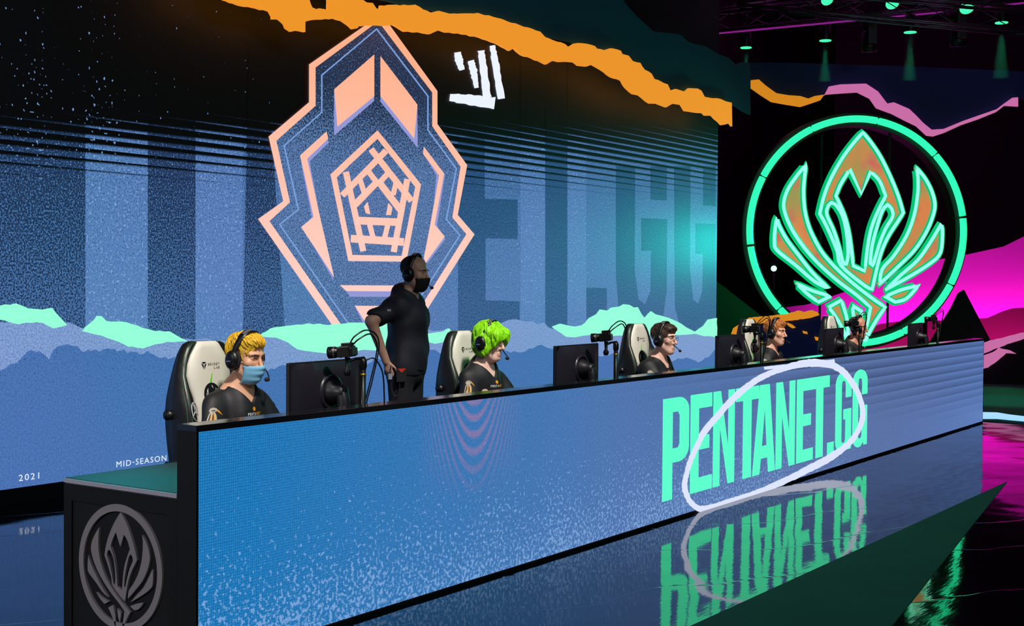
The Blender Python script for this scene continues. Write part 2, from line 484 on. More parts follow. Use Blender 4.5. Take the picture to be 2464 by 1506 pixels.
scr('crest_shadow', [c1([(365 - 2, 548 + 22), (250, 680), (248, 715), (296, 955), (252, 1005), (400, 1258), (338, 985), (285, 690), (376, 600)])], LAVEN, 3)
scr('crest_bracket', [c1(BR_L)], PEACH, 4)
scr('crest_shadow', [c1([(824, 645), (890, 757), (870, 985), (836, 1165), (846, 1176), (932, 1060), (892, 996), (930, 752), (830, 640)])], LAVEN, 3)
scr('crest_bracket', [c1(BR_R)], PEACH, 4)
PO = [(608, 543), (815, 800), (745, 1168), (470, 1165), (385, 752)]
scr('crest_pentagon', [c1(PO), c1([(608, 582), (789, 812), (724, 1140), (488, 1136), (413, 766)])], PEACH, 4)
for a, b, w in (((577, 632), (770, 878), 27), ((648, 640), (440, 852), 27), ((457, 740), (540, 1118), 26), ((750, 775), (685, 1122), 26),
                ((500, 897), (611, 783), 30), ((609, 781), (722, 928), 30), ((563, 737), (612, 800), 24), ((662, 742), (610, 800), 24),
                ((522, 770), (548, 850), 22), ((698, 785), (682, 850), 22), ((505, 972), (712, 980), 36), ((482, 1058), (732, 1074), 36),
                ((570, 990), (586, 1050), 22), ((656, 995), (642, 1055), 22)):
    scr('crest_lattice_bar', [c1(stroke([a, b], w))], PEACH, 5)
scr('crest_eye', [c1([(545, 905), (560, 885), (572, 942), (553, 936)])], PEACH, 5)
scr('crest_eye', [c1([(650, 946), (660, 890), (677, 910), (671, 946)])], PEACH, 5)
scr('crest_bar', [c1([(430, 1280), (790, 1282), (765, 1310), (460, 1308)])], PEACH, 4)
scr('crest_shadow', [c1([(460, 1308), (765, 1310), (745, 1336), (478, 1335)])], LAVEN, 3)
scr('crest_point', [c1([(500, 1378), (710, 1380), (606, 1545)])], PEACH, 4)
scr('crest_shadow', [c1([(500, 1378), (606, 1545), (600, 1580), (520, 1420)])], LAVEN, 3)
# scribbled tally marks
for k, (pts, w) in enumerate(((((990, 170), (996, 205), (1010, 255)), (26, 32, 20)), (((1053, 210), (1066, 260), (1080, 340)), (26, 30, 18)),
                              (((1102, 162), (1115, 260), (1130, 385)), (26, 30, 36)), (((1155, 138), (1172, 230), (1198, 392)), (22, 28, 28)),
                              (((955, 385), (1050, 397), (1165, 412)), (36, 48, 54)))):
    scr('tally_mark', [c1(stroke(pts, w, 2.5, k, 8))], WHITE_E, 6)

# torn-paper ridges along the bottom of the picture
def c4(pts):
    return [(1080 + u / 3.52, 560 + v / 3.52) for u, v in pts]
lav_top = [(-60, 775), (160, 776), (200, 790), (300, 800), (450, 815), (560, 818), (640, 800), (900, 790), (1110, 796), (1150, 800), (1185, 790), (1202, 779), (1222, 770), (1239, 768), (1262, 774), (1279, 773), (1290, 780), (1307, 777), (1315, 786), (1323, 790), (1400, 800), (1500, 800), (1723, 800)]
scr('lavender_ridge', [jag(lav_top, 3, 14, 5, False) + [(1723, 960), (-60, 960)]], LED_LAV, 7)
m1 = [(-60, 738), (0, 735), (35, 730), (65, 742), (100, 745), (122, 741), (130, 752), (145, 768), (158, 782), (125, 790), (100, 777), (60, 776), (40, 780), (0, 769), (-60, 775)]
m2 = [(193, 796), (225, 770), (232, 760), (240, 760), (252, 772), (300, 775), (340, 789), (370, 797), (404, 797), (430, 812), (450, 822), (400, 822), (370, 828), (340, 838), (305, 834), (270, 818), (240, 807)]
m3 = [(622, 808), (650, 790), (700, 783), (740, 778), (790, 782), (840, 776), (900, 775), (950, 780), (1000, 800), (1030, 802), (1060, 798), (1078, 790), (1084, 800), (1096, 803), (1110, 812), (1070, 822), (1043, 827), (1025, 822), (980, 838), (920, 845), (880, 842), (830, 846), (780, 850), (740, 845), (712, 840), (690, 824), (660, 812)]
m4 = c4([(870, 795), (935, 770), (1000, 785), (1060, 795), (1120, 785), (1180, 725), (1245, 690), (1275, 650), (1340, 660), (1370, 635), (1440, 625), (1475, 605), (1520, 610), (1560, 635), (1590, 630), (1620, 685), (1650, 725), (1705, 665), (1740, 690), (1850, 720), (1920, 750), (2000, 800), (2080, 840), (2150, 790), (2190, 735), (2262, 722), (2262, 885), (2150, 875), (2080, 855), (1950, 865), (1750, 875), (1600, 850), (1480, 870), (1350, 880), (1200, 862), (1060, 885), (980, 880), (910, 832)])
for k, m in enumerate((m1, m2, m3, m4)):
    scr('mint_ridge', [jag(m, 1.6, 11, 20 + k)], MINT, 8)
rid = [(-60, 905), (0, 890), (30, 875), (58, 850), (72, 842), (100, 851), (114, 866), (124, 842), (140, 832), (160, 828), (200, 846), (262, 840), (310, 846), (332, 852), (350, 844), (382, 862), (420, 860), (520, 880), (640, 892), (680, 878), (720, 884), (860, 884), (905, 862), (940, 874), (1030, 842), (1110, 858), (1202, 844), (1250, 848), (1279, 838), (1299, 829), (1312, 836), (1330, 840), (1362, 862), (1446, 858), (1470, 850), (1500, 852), (1560, 872), (1620, 867), (1648, 860), (1677, 872), (1700, 860), (1723, 838)]
scr('blue_ridge', [jag(rid, 4, 8, 9, False) + [(1723, 1010), (-60, 1230)]], LED_RIDGE, 9)

# small lettering at the foot of the picture
def text_mesh(body, size=1.0, bold=0.0, space=1.0):
    cu = bpy.data.curves.new('txt', 'FONT'); cu.body = body; cu.size = size; cu.offset = bold; cu.space_character = space; cu.resolution_u = 3
    ob = bpy.data.objects.new('txt', cu); COL.objects.link(ob)
    dg = bpy.context.evaluated_depsgraph_get()
    me = bpy.data.meshes.new_from_object(ob.evaluated_get(dg))
    bpy.data.objects.remove(ob); bpy.data.curves.remove(cu)
    V = np.array([v.co[:] for v in me.vertices]); F = [tuple(p.vertices) for p in me.polygons]
    bpy.data.meshes.remove(me)
    V[:, :2] -= V[:, :2].min(0)
    return V, F
def text_on(name, body, o, ex, ey, n, width, height, mat, parent, pofs=(0, 0, 0), off=0.003, bold=0.02, space=1.0):
    V, F = text_mesh(body, 1.0, bold, space)
    V[:, 0] *= width / V[:, 0].max(); V[:, 1] *= height / V[:, 1].max()
    o, ex, ey, n = (np.array(t, float) for t in (o, ex, ey, n))
    W = [o + ex * v[0] + ey * v[1] + n * off - np.array(pofs) for v in V]
    if np.dot(np.cross(ex, ey), n) < 0: F = [q[::-1] for q in F]
    return mesh_obj(name, W, F, mat, parent)
def text_chars(name, body, o, ex, ey, n, width, height, mat, parent, pofs, off, bold=0.0, space=1.0):
    full = text_mesh(body, 1.0, bold, space)[0]; k = width / full[:, 0].max(); kz = height / full[:, 1].max()
    o, ex, ey, n = (np.array(t, float) for t in (o, ex, ey, n))
    for i, c in enumerate(body):
        if c == ' ': continue
        w1 = text_mesh(body[:i + 1], 1.0, bold, space)[0][:, 0].max(); V, F = text_mesh(c, 1.0, bold, space)
        x0 = w1 - V[:, 0].max(); z0 = 0.30 if c == '-' else 0.0
        mesh_obj(name, [o + ex * (v[0] + x0) * k + ey * (v[1] + z0) * kz + n * off - np.array(pofs) for v in V], F, mat, parent)
a, b = hitY(40, 1157, YS), hitY(89, 1150, YS)
text_chars('letter', '2021', (a[0], YS, a[2]), (1, 0, 0), (0, 0, 1), (0, -1, 0), b[0] - a[0], 0.046, WHITE_E, SCREEN, (4.85, YS, 0), 0.026, 0.0, 1.25)
a, b = hitY(275, 1125, YS), hitY(395, 1111, YS)
text_chars('letter', 'MID-SEASON', (a[0], YS, a[2] + 0.004), (1, 0, 0), (0, 0, 1), (0, -1, 0), b[0] - a[0], 0.046, WHITE_E, SCREEN, (4.85, YS, 0), 0.026, 0.0, 1.2)

# ================================================================== TORN HEADER BOARDS IN FRONT OF THE SCREEN TOP
def board(name, px, o, n, mat, label, cat, thick=0.03, group=None, kind=None, parent=None, holes=()):
    """flat cut-out board through point o with horizontal normal n, outline given in photo pixels"""
    n = np.array(n, float); n /= np.linalg.norm(n)
    ex = np.cross(np.array([0, 0, 1.0]), n); ey = np.array([0, 0, 1.0])
    o = np.array(o, float)
    def m2(l):
        r = []
        for x, y in l:
            q = hitP(x, y, o, n) - o
            r.append((float(np.dot(q, ex)), max(float(q[2]), -float(o[2]))))
        return r
    loops = [m2(px)] + [m2(h) for h in holes]
    V, F = sheet_data(loops, o, ex, ey, n, 0.0, -thick)
    base = np.array((o[0], o[1], 0.0)) if parent is None else np.array(parent.location)
    ob = mesh_obj(name, [v - base for v in V], F, mat, parent)
    if parent is None: ob.location = base
    if label: tag(ob, label, cat, group, kind)
    return ob
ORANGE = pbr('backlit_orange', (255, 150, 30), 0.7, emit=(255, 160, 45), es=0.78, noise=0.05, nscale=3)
TEALB = pbr('teal_board', (18, 98, 116), 0.8)
or_low = [(540, 0), (575, 12), (620, 20), (650, 27), (657, 40), (657, 46), (672, 46), (686, 58), (690, 68), (702, 76), (715, 73), (735, 77), (735, 52), (760, 47), (805, 44), (825, 50), (842, 62), (850, 70), (860, 68), (865, 62), (948, 60), (975, 76), (1010, 77), (1035, 82), (1058, 72), (1075, 78), (1107, 80), (1156, 90), (1195, 104), (1227, 122), (1237, 115), (1256, 132), (1282, 140), (1315, 155), (1328, 147), (1383, 150), (1393, 158), (1412, 160), (1425, 155), (1448, 168), (1471, 185), (1497, 194), (1506, 210), (1524, 226), (1539, 229), (1565, 249), (1581, 249), (1604, 258), (1620, 249), (1640, 252), (1649, 267), (1692, 272), (1698, 278), (1714, 278), (1737, 301), (1756, 296), (1762, 304)]
or_up = [(1761, 247), (1747, 244), (1734, 238), (1696, 233), (1688, 218), (1679, 213), (1659, 212), (1649, 221), (1627, 214), (1614, 218), (1607, 203), (1575, 190), (1568, 177), (1552, 168), (1541, 151), (1523, 147), (1513, 134), (1498, 130), (1494, 122), (1471, 116), (1455, 121), (1437, 117), (1432, 111), (1401, 104), (1383, 105), (1369, 114), (1360, 106), (1312, 89), (1300, 76), (1250, 60), (1185, 40), (1150, 31), (1100, 33), (1082, 33), (1056, 26), (1036, 30), (1019, 23), (999, 11), (917, 13), (916, 23), (906, 20), (897, 7), (883, 6), (874, 0), (850, -160), (791, -160), (791, 24), (769, 20), (766, 24), (752, 18), (745, 0), (735, -160), (470, -160)]
board('torn_header_strip', jag(or_low, 1.2, 9, 31, False) + jag(or_up, 1.2, 9, 32, False), (7, YS - 0.42, 0), (0, -1, 0), ORANGE, 'glowing orange torn-edge strip hanging across the top of the giant screen', 'set piece')
te = [(430, -150), (470, -151), (1440, -151), (1480, -31), (1500, 0), (1520, 25), (1550, 55), (1572, 75), (1640, 85), (1655, 100), (1700, 112), (1720, 125), (1755, 140), (1770, 155), (1785, 150), (1806, 152), (1806, 276), (1790, 268), (1770, 255), (1700, 240), (1600, 205), (1500, 150), (1400, 110), (1250, 70), (1100, 40), (900, -5), (700, -20)]
board('torn_header_board', jag(te, 1.5, 12, 33), (7, YS - 0.36, 0), (0, -1, 0), TEALB, 'dark teal torn-edge header board behind the glowing orange strip', 'set piece')

# ================================================================== LED DESK FRONT
XR, ZT, ZB, RT = 12.451, 0.9912, 0.0212, 1.0185
DESK = empty('led_desk_front', (0, 0, 0), 0, 'long low led front of the players table showing green lettering in a white ring', 'led panel')
RAIL = pbr('rail_black', (34, 34, 38), 0.13)
box('top_rail', (-0.012, 0.0, ZT), (XR + 0.012, 0.117, RT), RAIL, DESK, 0.002)
box('end_post', (-0.012, 0.0, 0.0), (0.0, 0.117, ZT), BLACK, DESK)
box('end_post', (XR, 0.0, 0.0), (XR + 0.012, 0.117, ZT), BLACK, DESK)
box('kick_rail', (0, 0.003, 0.0), (XR, 0.117, ZB), BLACK, DESK)
box('cabinet_body', (0, 0.012, ZB), (XR, 0.117, ZT), BLACK, DESK)
XMO = float(hitY(1142, 1050, 0.0)[0])
def desk_led():
    n = NB('desk_led')
    x = n.X
    c = n.mix(n.mr(x, 0.3, 3.6), lin((30, 118, 182)), lin((80, 118, 176)))
    c = n.mix(n.mr(x, 3.0, 7.0), c, lin((90, 114, 166)))
    c = n.mix(n.mr(x, 9.0, 12.4), c, lin((92, 122, 184)))
    # LED pixel columns
    px = n.f('SINE', n.f('MULTIPLY', x, 2 * math.pi / 0.0125))
    pz = n.f('SINE', n.f('MULTIPLY', n.Z, 2 * math.pi / 0.0125))
    fade = n.mr(x, 0.0, 2.4, 0.16, 0.0)
    c = n.scale(c, n.f('ADD', 1.0, n.f('MULTIPLY', n.f('ADD', px, pz), fade)))
    # pink / cyan interference arcs near the middle
    dm = n.f('SUBTRACT', x, XMO)
    ph = n.f('ADD', n.f('SUBTRACT', ZT, n.Z), n.f('MULTIPLY', n.f('MULTIPLY', dm, dm), 5.0))
    wave = n.f('SINE', n.f('MULTIPLY', n.f('POWER', ph, 0.9), 2 * math.pi / 0.098))
    amp = n.f('MULTIPLY', n.mr(n.f('ABSOLUTE', dm), 0.04, 0.5, 1.0, 0.0), n.mr(n.Z, 0.42, 0.85, 0.0, 1.0, True))
    c = n.mix(n.f('MULTIPLY', n.mr(wave, -0.3, 0.9), n.f('MULTIPLY', amp, 0.48)), c, lin((172, 122, 158)))
    # pale flakes thicker toward the floor
    P3 = n.vec(x, 0.0, n.Z)
    w = n.noise(P3, 46.0, 3.0, 0.6); big = n.noise(P3, 3.0, 2.0)
    d = n.f('MULTIPLY', n.mr(n.Z, 0.0, 0.92, 1.0, 0.10), n.mr(x, 5.5, 9.5, 1.0, 0.45))
    th = n.f('SUBTRACT', 0.735, n.f('ADD', n.f('MULTIPLY', d, 0.25), n.f('MULTIPLY', n.f('SUBTRACT', big, 0.5), 0.12)))
    c = n.mix(n.f('MULTIPLY', n.mr(w, th, n.f('ADD', th, 0.05)), n.mr(x, 4.0, 9.5, 0.8, 0.5)), c, lin((130, 170, 222)))
    # thin dark specks
    dk = n.noise(P3, 70.0, 1.0)
    c = n.scale(c, n.mr(dk, 0.25, 0.75, 0.86, 1.14))
    # blinds on the right-hand part
    fr = n.f('FRACT', n.f('DIVIDE', n.Z, 0.0845))
    bl = n.mr(fr, 0.0, 1.0, 0.52, 1.08)
    zl_ = n.f('SUBTRACT', 0.95, n.mr(x, 2.0, 11.0, 0.0, 0.85))
    amt = n.f('MULTIPLY', n.mr(x, 2.0, 7.5, 0.0, 1.0), n.mr(n.Z, zl_, n.f('ADD', zl_, 0.45), 0.0, 1.0))
    c = n.scale(c, n.f('ADD', 1.0, n.f('MULTIPLY', n.f('SUBTRACT', bl, 1.0), amt)))
    return n.emit(c, 1.0)
V, F = sheet_data([[(0, ZB), (XR, ZB), (XR, ZT), (0, ZT)]], (0, 0, 0), (1, 0, 0), (0, 0, 1), (0, -1, 0), 0.0, -0.011)
mesh_obj('led_face', V, F, desk_led(), DESK)
GREEN_T = NB('desk_text_green').emit(lin((78, 234, 172)), 1.5)
CIRC = NB('desk_circle_white').emit(lin((222, 230, 255)), 1.0)
def desk_piece(name, loops, mat, off):
    V, F = sheet_data(loops, (0, 0, 0), (1, 0, 0), (0, 0, 1), (0, -1, 0), off, 0.0)
    return mesh_obj(name, V, F, mat, DESK)
def cd1(u, v): return (1500 + u / 2.195, 820 + v / 2.195)
def dx(u): return float(hitY(1500 + u / 2.195, 1000, 0.0)[0])
zb_ = float(np.mean([hitY(*cd1(208, 838), 0)[2], hitY(*cd1(1283, 552), 0)[2]]))
zt_ = float(np.mean([hitY(*cd1(222, 303), 0)[2], hitY(*cd1(1083, 185), 0)[2]]))
def L(u0, u1, loops):
    x0, x1 = dx(u0), dx(u1)
    return [[(x0 + (x1 - x0) * a, zb_ + (zt_ - zb_) * b) for a, b in l] for l in loops]
def arc(cx, cy, rx, ry, a0, a1, n=10):
    return [(cx + rx * math.cos(math.radians(a0 + (a1 - a0) * i / n)), cy + ry * math.sin(math.radians(a0 + (a1 - a0) * i / n))) for i in range(n + 1)]
G_P = [[(0, 0), (0.36, 0), (0.36, 0.36), (0.55, 0.36)] + arc(0.6, 0.50, 0.4, 0.14, -90, 0) + arc(0.6, 0.86, 0.4, 0.14, 0, 90) + [(0, 1)],
       [(0.36, 0.50), (0.36, 0.86), (0.58, 0.86), (0.64, 0.82), (0.64, 0.54), (0.58, 0.50)]]
G_E = [[(0, 0), (1, 0), (1, 0.145), (0.37, 0.145), (0.37, 0.43), (0.86, 0.43), (0.86, 0.57), (0.37, 0.57), (0.37, 0.855), (0.98, 0.855), (0.98, 1), (0, 1)]]
G_N = [[(0, 0), (0.29, 0), (0.29, 0.64), (0.68, 0), (0.97, 0), (0.97, 1), (0.68, 1), (0.68, 0.38), (0.32, 1), (0, 1)]]
G_T = [[(0.31, 0), (0.67, 0), (0.67, 0.855), (1, 0.855), (1, 1), (0, 1), (0, 0.855), (0.31, 0.855)]]
G_A = [[(0, 0), (0.30, 0), (0.36, 0.17), (0.66, 0.17), (0.70, 0), (1, 0), (0.72, 1), (0.30, 1)], [(0.40, 0.31), (0.62, 0.31), (0.52, 0.76)]]
G_D = [[(0, 0), (1, 0), (1, 0.15), (0, 0.15)]]
G_G = [arc(0.5, 0.86, 0.5, 0.155, 180, 0, 10)[::-1][::-1] + [(1, 0.68), (0.64, 0.68), (0.64, 0.85)] + arc(0.5, 0.86, 0.13, 0.04, 0, 180, 6)
       + [(0.37, 0.14)] + arc(0.5, 0.135, 0.13, 0.04, 180, 360, 6) + [(0.64, 0.40), (0.50, 0.40), (0.50, 0.53), (1, 0.53), (1, 0), (0.78, 0), (0.74, 0.05)] + arc(0.42, 0.14, 0.42, 0.155, -70, -180, 8)]
for nm, u0, u1, g in (('P', 209, 346, G_P), ('E', 355, 469, G_E), ('N', 475, 590, G_N), ('T', 594, 714, G_T), ('A', 683, 802, G_A), ('N', 806, 908, G_N),
                      ('E', 915, 1001, G_E), ('T', 985, 1086, G_T), ('.', 1078, 1111, G_D), ('G', 1120, 1202, G_G), ('G', 1210, 1286, G_G)):
    desk_piece('letter', L(u0, u1, g), GREEN_T, 0.003)
path = [(1105, 128), (1165, 168), (1222, 245), (1256, 330), (1262, 400), (1240, 470), (1190, 540), (1100, 610), (1000, 665), (850, 740), (700, 803), (560, 850), (450, 884), (390, 882), (345, 840), (322, 770), (335, 690), (362, 610), (420, 490), (500, 390), (600, 285), (700, 208), (800, 160), (900, 130), (1000, 116), (1105, 128)]
st = stroke([cd1(*q) for q in path], [16, 14, 13, 11, 11, 12, 13, 16, 16, 14, 13, 14, 16, 13, 11, 11, 10, 11, 13, 14, 14, 13, 13, 15, 19, 17], 0.8, 4, 10)
desk_piece('circle_scribble', [[tuple(hitY(x, y, 0)[[0, 2]]) for x, y in st]], CIRC, 0.006)
desk_piece('circle_scribble', [[tuple(hitY(x, y, 0)[[0, 2]]) for x, y in jag([cd1(742, 137), cd1(1112, 97), cd1(1115, 122), cd1(1000, 128), cd1(880, 140), cd1(745, 152)], 0.5, 6, 3)]], CIRC, 0.005)

# ================================================================== EMBLEM (shared by the neon sign and the table end)
def c2(pts):
    return [(1760 + u / 2.2145, 160 + v / 2.2145) for u, v in pts]
EMB = [
    ('crown', [[(697, 352), (740, 405), (790, 480), (840, 580), (885, 690), (912, 780), (880, 830), (835, 900), (800, 975), (775, 1060), (745, 1190), (690, 1155), (580, 1060), (560, 985), (530, 910), (495, 835), (467, 785), (490, 690), (530, 590), (590, 485), (650, 405)],
               [(628, 548), (688, 680), (738, 560), (785, 610), (818, 690), (775, 775), (742, 860), (722, 960), (707, 1090), (645, 1062), (636, 975), (622, 880), (598, 790), (553, 690), (580, 625)],
               [(530, 725), (556, 742), (590, 800), (610, 890), (618, 1000), (608, 1055), (590, 1040), (570, 960), (540, 870), (505, 790), (511, 745)],
               [(828, 735), (850, 760), (855, 800), (820, 860), (790, 930), (765, 1010), (750, 1062), (735, 1050), (745, 960), (770, 860), (800, 770)]]),
    ('sweeping_wing', [[(395, 522), (385, 600), (381, 680), (390, 780), (420, 880), (480, 990), (560, 1080), (650, 1160), (740, 1230), (815, 1282), (760, 1365), (720, 1440), (706, 1480), (706, 1440), (738, 1283), (660, 1215), (560, 1140), (460, 1050), (380, 960), (320, 870), (285, 790), (275, 730), (295, 660), (340, 590)]]),
    ('small_wing', [[(238, 808), (252, 850), (290, 920), (350, 1000), (430, 1100), (515, 1182), (440, 1145), (340, 1060), (240, 980), (225, 935), (230, 860)]]),
    ('sweeping_wing', [[(983, 540), (1030, 600), (1065, 670), (1080, 740), (1065, 810), (1030, 890), (970, 980), (880, 1070), (785, 1160), (800, 1080), (860, 1010), (930, 900), (970, 790), (988, 680), (990, 600)]]),
    ('small_wing', [[(1113, 840), (1120, 880), (1110, 990), (1060, 1045), (960, 1110), (820, 1188), (900, 1110), (990, 1030), (1060, 930)]]),
    ('splinter', [[(345, 1157), (430, 1195), (525, 1223), (460, 1255), (400, 1210)]]),
    ('splinter', [[(995, 1165), (930, 1235), (870, 1255), (815, 1225), (900, 1190)]]),
    ('tail', [[(582, 1245), (600, 1300), (614, 1360), (620, 1480), (590, 1400), (550, 1330), (515, 1282)]]),
    ('tail', [[(640, 1272), (690, 1305), (686, 1345), (672, 1400), (650, 1345)]]),
]
DR = 20.0
RC = CAM + ray(2061, 556) * DR
RN = np.array([math.cos(math.radians(222)), math.sin(math.radians(222)), 0.0])
REX = np.cross(np.array([0, 0, 1.0]), RN)
def ring2(pts):
    r = []
    for x, y in pts:
        q = hitP(x, y, RC, RN) - RC
        r.append((float(np.dot(q, REX)), float(q[2])))
    return r
RR = 0.5 * (ring2([(2318.5, 556)])[0][0] - ring2([(1804, 556)])[0][0])
ROFF = 0.5 * (ring2([(2318.5, 556)])[0][0] + ring2([(1804, 556)])[0][0])
RC = RC + REX * ROFF
EMB1 = [(nm, [ring2(c2(l)) for l in loops]) for nm, loops in EMB]
SIGN = empty('neon_emblem_sign', (RC[0], RC[1], 0), 0, 'huge round green neon sign with a winged crown emblem', 'neon sign')
sb = np.array((RC[0], RC[1], 0.0))
NEON = pbr('neon_ring', (60, 200, 140), 0.4, emit=(40, 234, 158), es=1.45)
NEONW = pbr('neon_white_green', (60, 200, 140), 0.4, emit=(136, 255, 212), es=1.3)
HALOG = pbr('neon_halo_green', (10, 120, 70), 0.5, emit=(0, 214, 128), es=0.75)
def smooth_loop(l, n=4):
    # keep sharp corners, round the rest
    P = [np.array(q, float) for q in l]; m = len(P); sharp = []
    for i in range(m):
        a, b = P[i] - P[i - 1], P[(i + 1) % m] - P[i]
        if np.dot(a, b) / (np.linalg.norm(a) * np.linalg.norm(b) + 1e-9) < 0.72: sharp.append(i)
    if len(sharp) < 2: sharp = [0, m // 2]
    out = []
    for k, i in enumerate(sharp):
        j = sharp[(k + 1) % len(sharp)]; j = j if j > i else j + m
        seg = [P[q % m] for q in range(i, j + 1)]
        out += smooth_path(seg, n if len(seg) > 2 else 1)[:-1]
    return [tuple(q) for q in out]
def frame3(a, b, off): return RC + REX * a + np.array([0, 0, 1.0]) * b + RN * off
for k in range(10):
    a0, a1 = 36 * k + 8.6, 36 * (k + 1) + 7.4
    pts = [frame3(RR * math.cos(math.radians(a0 + (a1 - a0) * i / 12)), RR * math.sin(math.radians(a0 + (a1 - a0) * i / 12)), 0.0) - sb for i in range(13)]
    tube('neon_tube', pts, 0.052, NEON, SIGN, 10)
cir = lambda r: [(r * math.cos(2 * math.pi * i / 96), r * math.sin(2 * math.pi * i / 96)) for i in range(96)]
V, F = sheet_data([cir(RR + 0.10), cir(RR - 0.10)], RC, REX, (0, 0, 1), RN, -0.06, -0.30)
mesh_obj('backing_ring', [np.array(v) - sb for v in V], F, pbr('sign_back', (34, 18, 16), 0.5), SIGN)
def emb_panel():
    n = NB('emblem_panel')
    a = n.noise(n.pos, 1.6, 3.0); b = n.noise(n.vec(n.Y, n.Z, n.X), 2.2, 2.0)
    c = n.mix(n.mr(a, 0.38, 0.62), lin((216, 128, 74)), lin((150, 150, 84)))
    c = n.mix(n.mr(b, 0.55, 0.66), c, lin((206, 96, 92)))
    return n.emit(c, 0.95, base=(150, 110, 70))
EP = emb_panel()
EMB2 = [(nm, [smooth_loop(l) for l in loops]) for nm, loops in EMB1]
for nm, loops in EMB2:
    V, F = sheet_data(loops, RC, REX, (0, 0, 1), RN, 0.0, -0.05)
    ob = mesh_obj(nm, [np.array(v) - sb for v in V], F, EP, SIGN)
    parts = []
    for l in loops:
        pts = [frame3(a, b, 0.02) - sb for a, b in l]
        parts.append(tube_data(pts, 0.029, 8, True))
    V, F = join_data(parts)
    mesh_obj('neon_outline', V, F, NEONW, ob, True)
    V, F = join_data([tube_data([frame3(a, b, -0.022) - sb for a, b in l], 0.060, 8, True) for l in loops])  # wider glowing tube added to imitate the green halo around the neon outline
    mesh_obj('halo_glow', V, F, HALOG, ob, True)
for sx in (-1.2, 1.2):
    b0 = frame3(sx, 0, -0.25) - sb
    box('support_post', (b0[0] - 0.05, b0[1] - 0.05, 0.0), (b0[0] + 0.05, b0[1] + 0.05, RC[2] - math.sqrt(RR ** 2 - 1.44)), BLACK, SIGN)
# strut that carries the emblem inside the ring
for sx in (-0.55, 0.55):
    b0 = frame3(sx, 0, -0.12) - sb
    box('hanging_strut', (b0[0] - 0.015, b0[1] - 0.015, RC[2] - RR), (b0[0] + 0.015, b0[1] + 0.015, RC[2] + RR * 0.93), BLACK, SIGN)

# ================================================================== PLAYERS TABLE
TH = 0.728
TABLE = empty('players_table', (0, 0.118, 0), 0, 'long black players table behind the led desk front with a crest on its end', 'table')
TM = pbr('table_top', (46, 50, 54), 0.42)
def tb(name, lo, hi, mat, bev=0.0, parent=None):
    d = (0, 0.118, 0)
    return box(name, [lo[i] - d[i] for i in range(3)], [hi[i] - d[i] for i in range(3)], mat, parent or TABLE, bev)
tb('table_top', (-0.006, 0.118, TH - 0.03), (XR, 0.860, TH), TM, 0.002)
tb('edge_trim', (-0.014, 0.118, TH - 0.022), (-0.006, 0.865, TH - 0.004), pbr('trim_grey', (150, 146, 160), 0.35))
ye0, ye1 = 0.118, 0.865
tb('end_frame', (-0.012, ye1 - 0.055, 0), (0.035, ye1, TH - 0.03), BLACK)
tb('end_frame', (-0.012, ye0, 0), (0.035, ye0 + 0.055, TH - 0.03), BLACK)
tb('end_frame', (-0.012, ye0 + 0.055, TH - 0.10), (0.035, ye1 - 0.055, TH - 0.03), BLACK)
tb('end_frame', (-0.012, ye0 + 0.055, 0), (0.035, ye1 - 0.055, 0.05), BLACK)
ENDP = tb('end_panel', (-0.004, ye0 + 0.055, 0.05), (0.03, ye1 - 0.055, TH - 0.10), pbr('end_panel', (12, 12, 15), 0.6, spec=0.3))
for x in (2.4, 4.8, 7.2, 9.6, 12.3):
    tb('leg_panel', (x, 0.30, 0), (x + 0.04, 0.84, TH - 0.03), BLACK)
ec = hitX(289, 1364.5, -0.012)
er = abs(hitX(388, 1380, -0.012)[1] - hitX(188, 1349, -0.012)[1]) / 2
ezr = hitX(284, 1216, -0.012)[2] - ec[2]
GREY = pbr('relief_grey', (118, 114, 118), 0.45)
def rel(nm, loops, parent, f=0.012):
    V, F = sheet_data([[(a * er / RR, b * er / RR) for a, b in l] for l in loops], (-0.004, ec[1] - 0.118, ec[2]), (0, -1, 0), (0, 0, 1), (-1, 0, 0), f, 0.0)
    return mesh_obj(nm, V, F, GREY, parent)
rel('relief_ring', [[(a * RR / (RR), b) for a, b in cir(RR)], cir(RR * 0.885)], ENDP)
for nm, loops in EMB2: rel(nm, loops, ENDP)
print('emblem', er, ezr, ec, RR)

# ================================================================== BACK SET (cut-out mountains on the right)
SN = np.array([math.cos(math.radians(214)), math.sin(math.radians(214)), 0.0])
def sp(depth, x=2300, y=800): return CAM + ray(x, y) * depth
MAG = pbr('magenta_cloth', (235, 60, 215), 0.85)
DPINK = pbr('deep_pink_board', (200, 32, 140), 0.85)
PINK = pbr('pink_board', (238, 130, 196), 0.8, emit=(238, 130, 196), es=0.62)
DGREEN = pbr('dark_green_board', (20, 120, 80), 0.85)
NAVY = pbr('navy_board', (20, 40, 104), 0.85)
board('mountain_cutout', [(1810, 1100), (1868, 742), (1941, 733), (2040, 700), (2076, 679), (2135, 668), (2180, 640), (2243, 627), (2329, 612), (2415, 593), (2464, 569), (2560, 540), (2800, 520), (2800, 1100)], sp(25.0), SN, MAG, 'tall magenta lit mountain cutout at the back behind the neon sign', 'set piece', 0.05)
board('mountain_cutout', [(2040, 1100), (2060, 800), (2092, 790), (2121, 779), (2157, 774), (2211, 770), (2300, 772), (2361, 766), (2379, 765), (2410, 751), (2437, 742), (2464, 740), (2700, 728), (3000, 720), (3000, 1100)], sp(24.0), SN, DPINK, 'deep pink lower mountain cutout in front of the magenta one', 'set piece', 0.05)
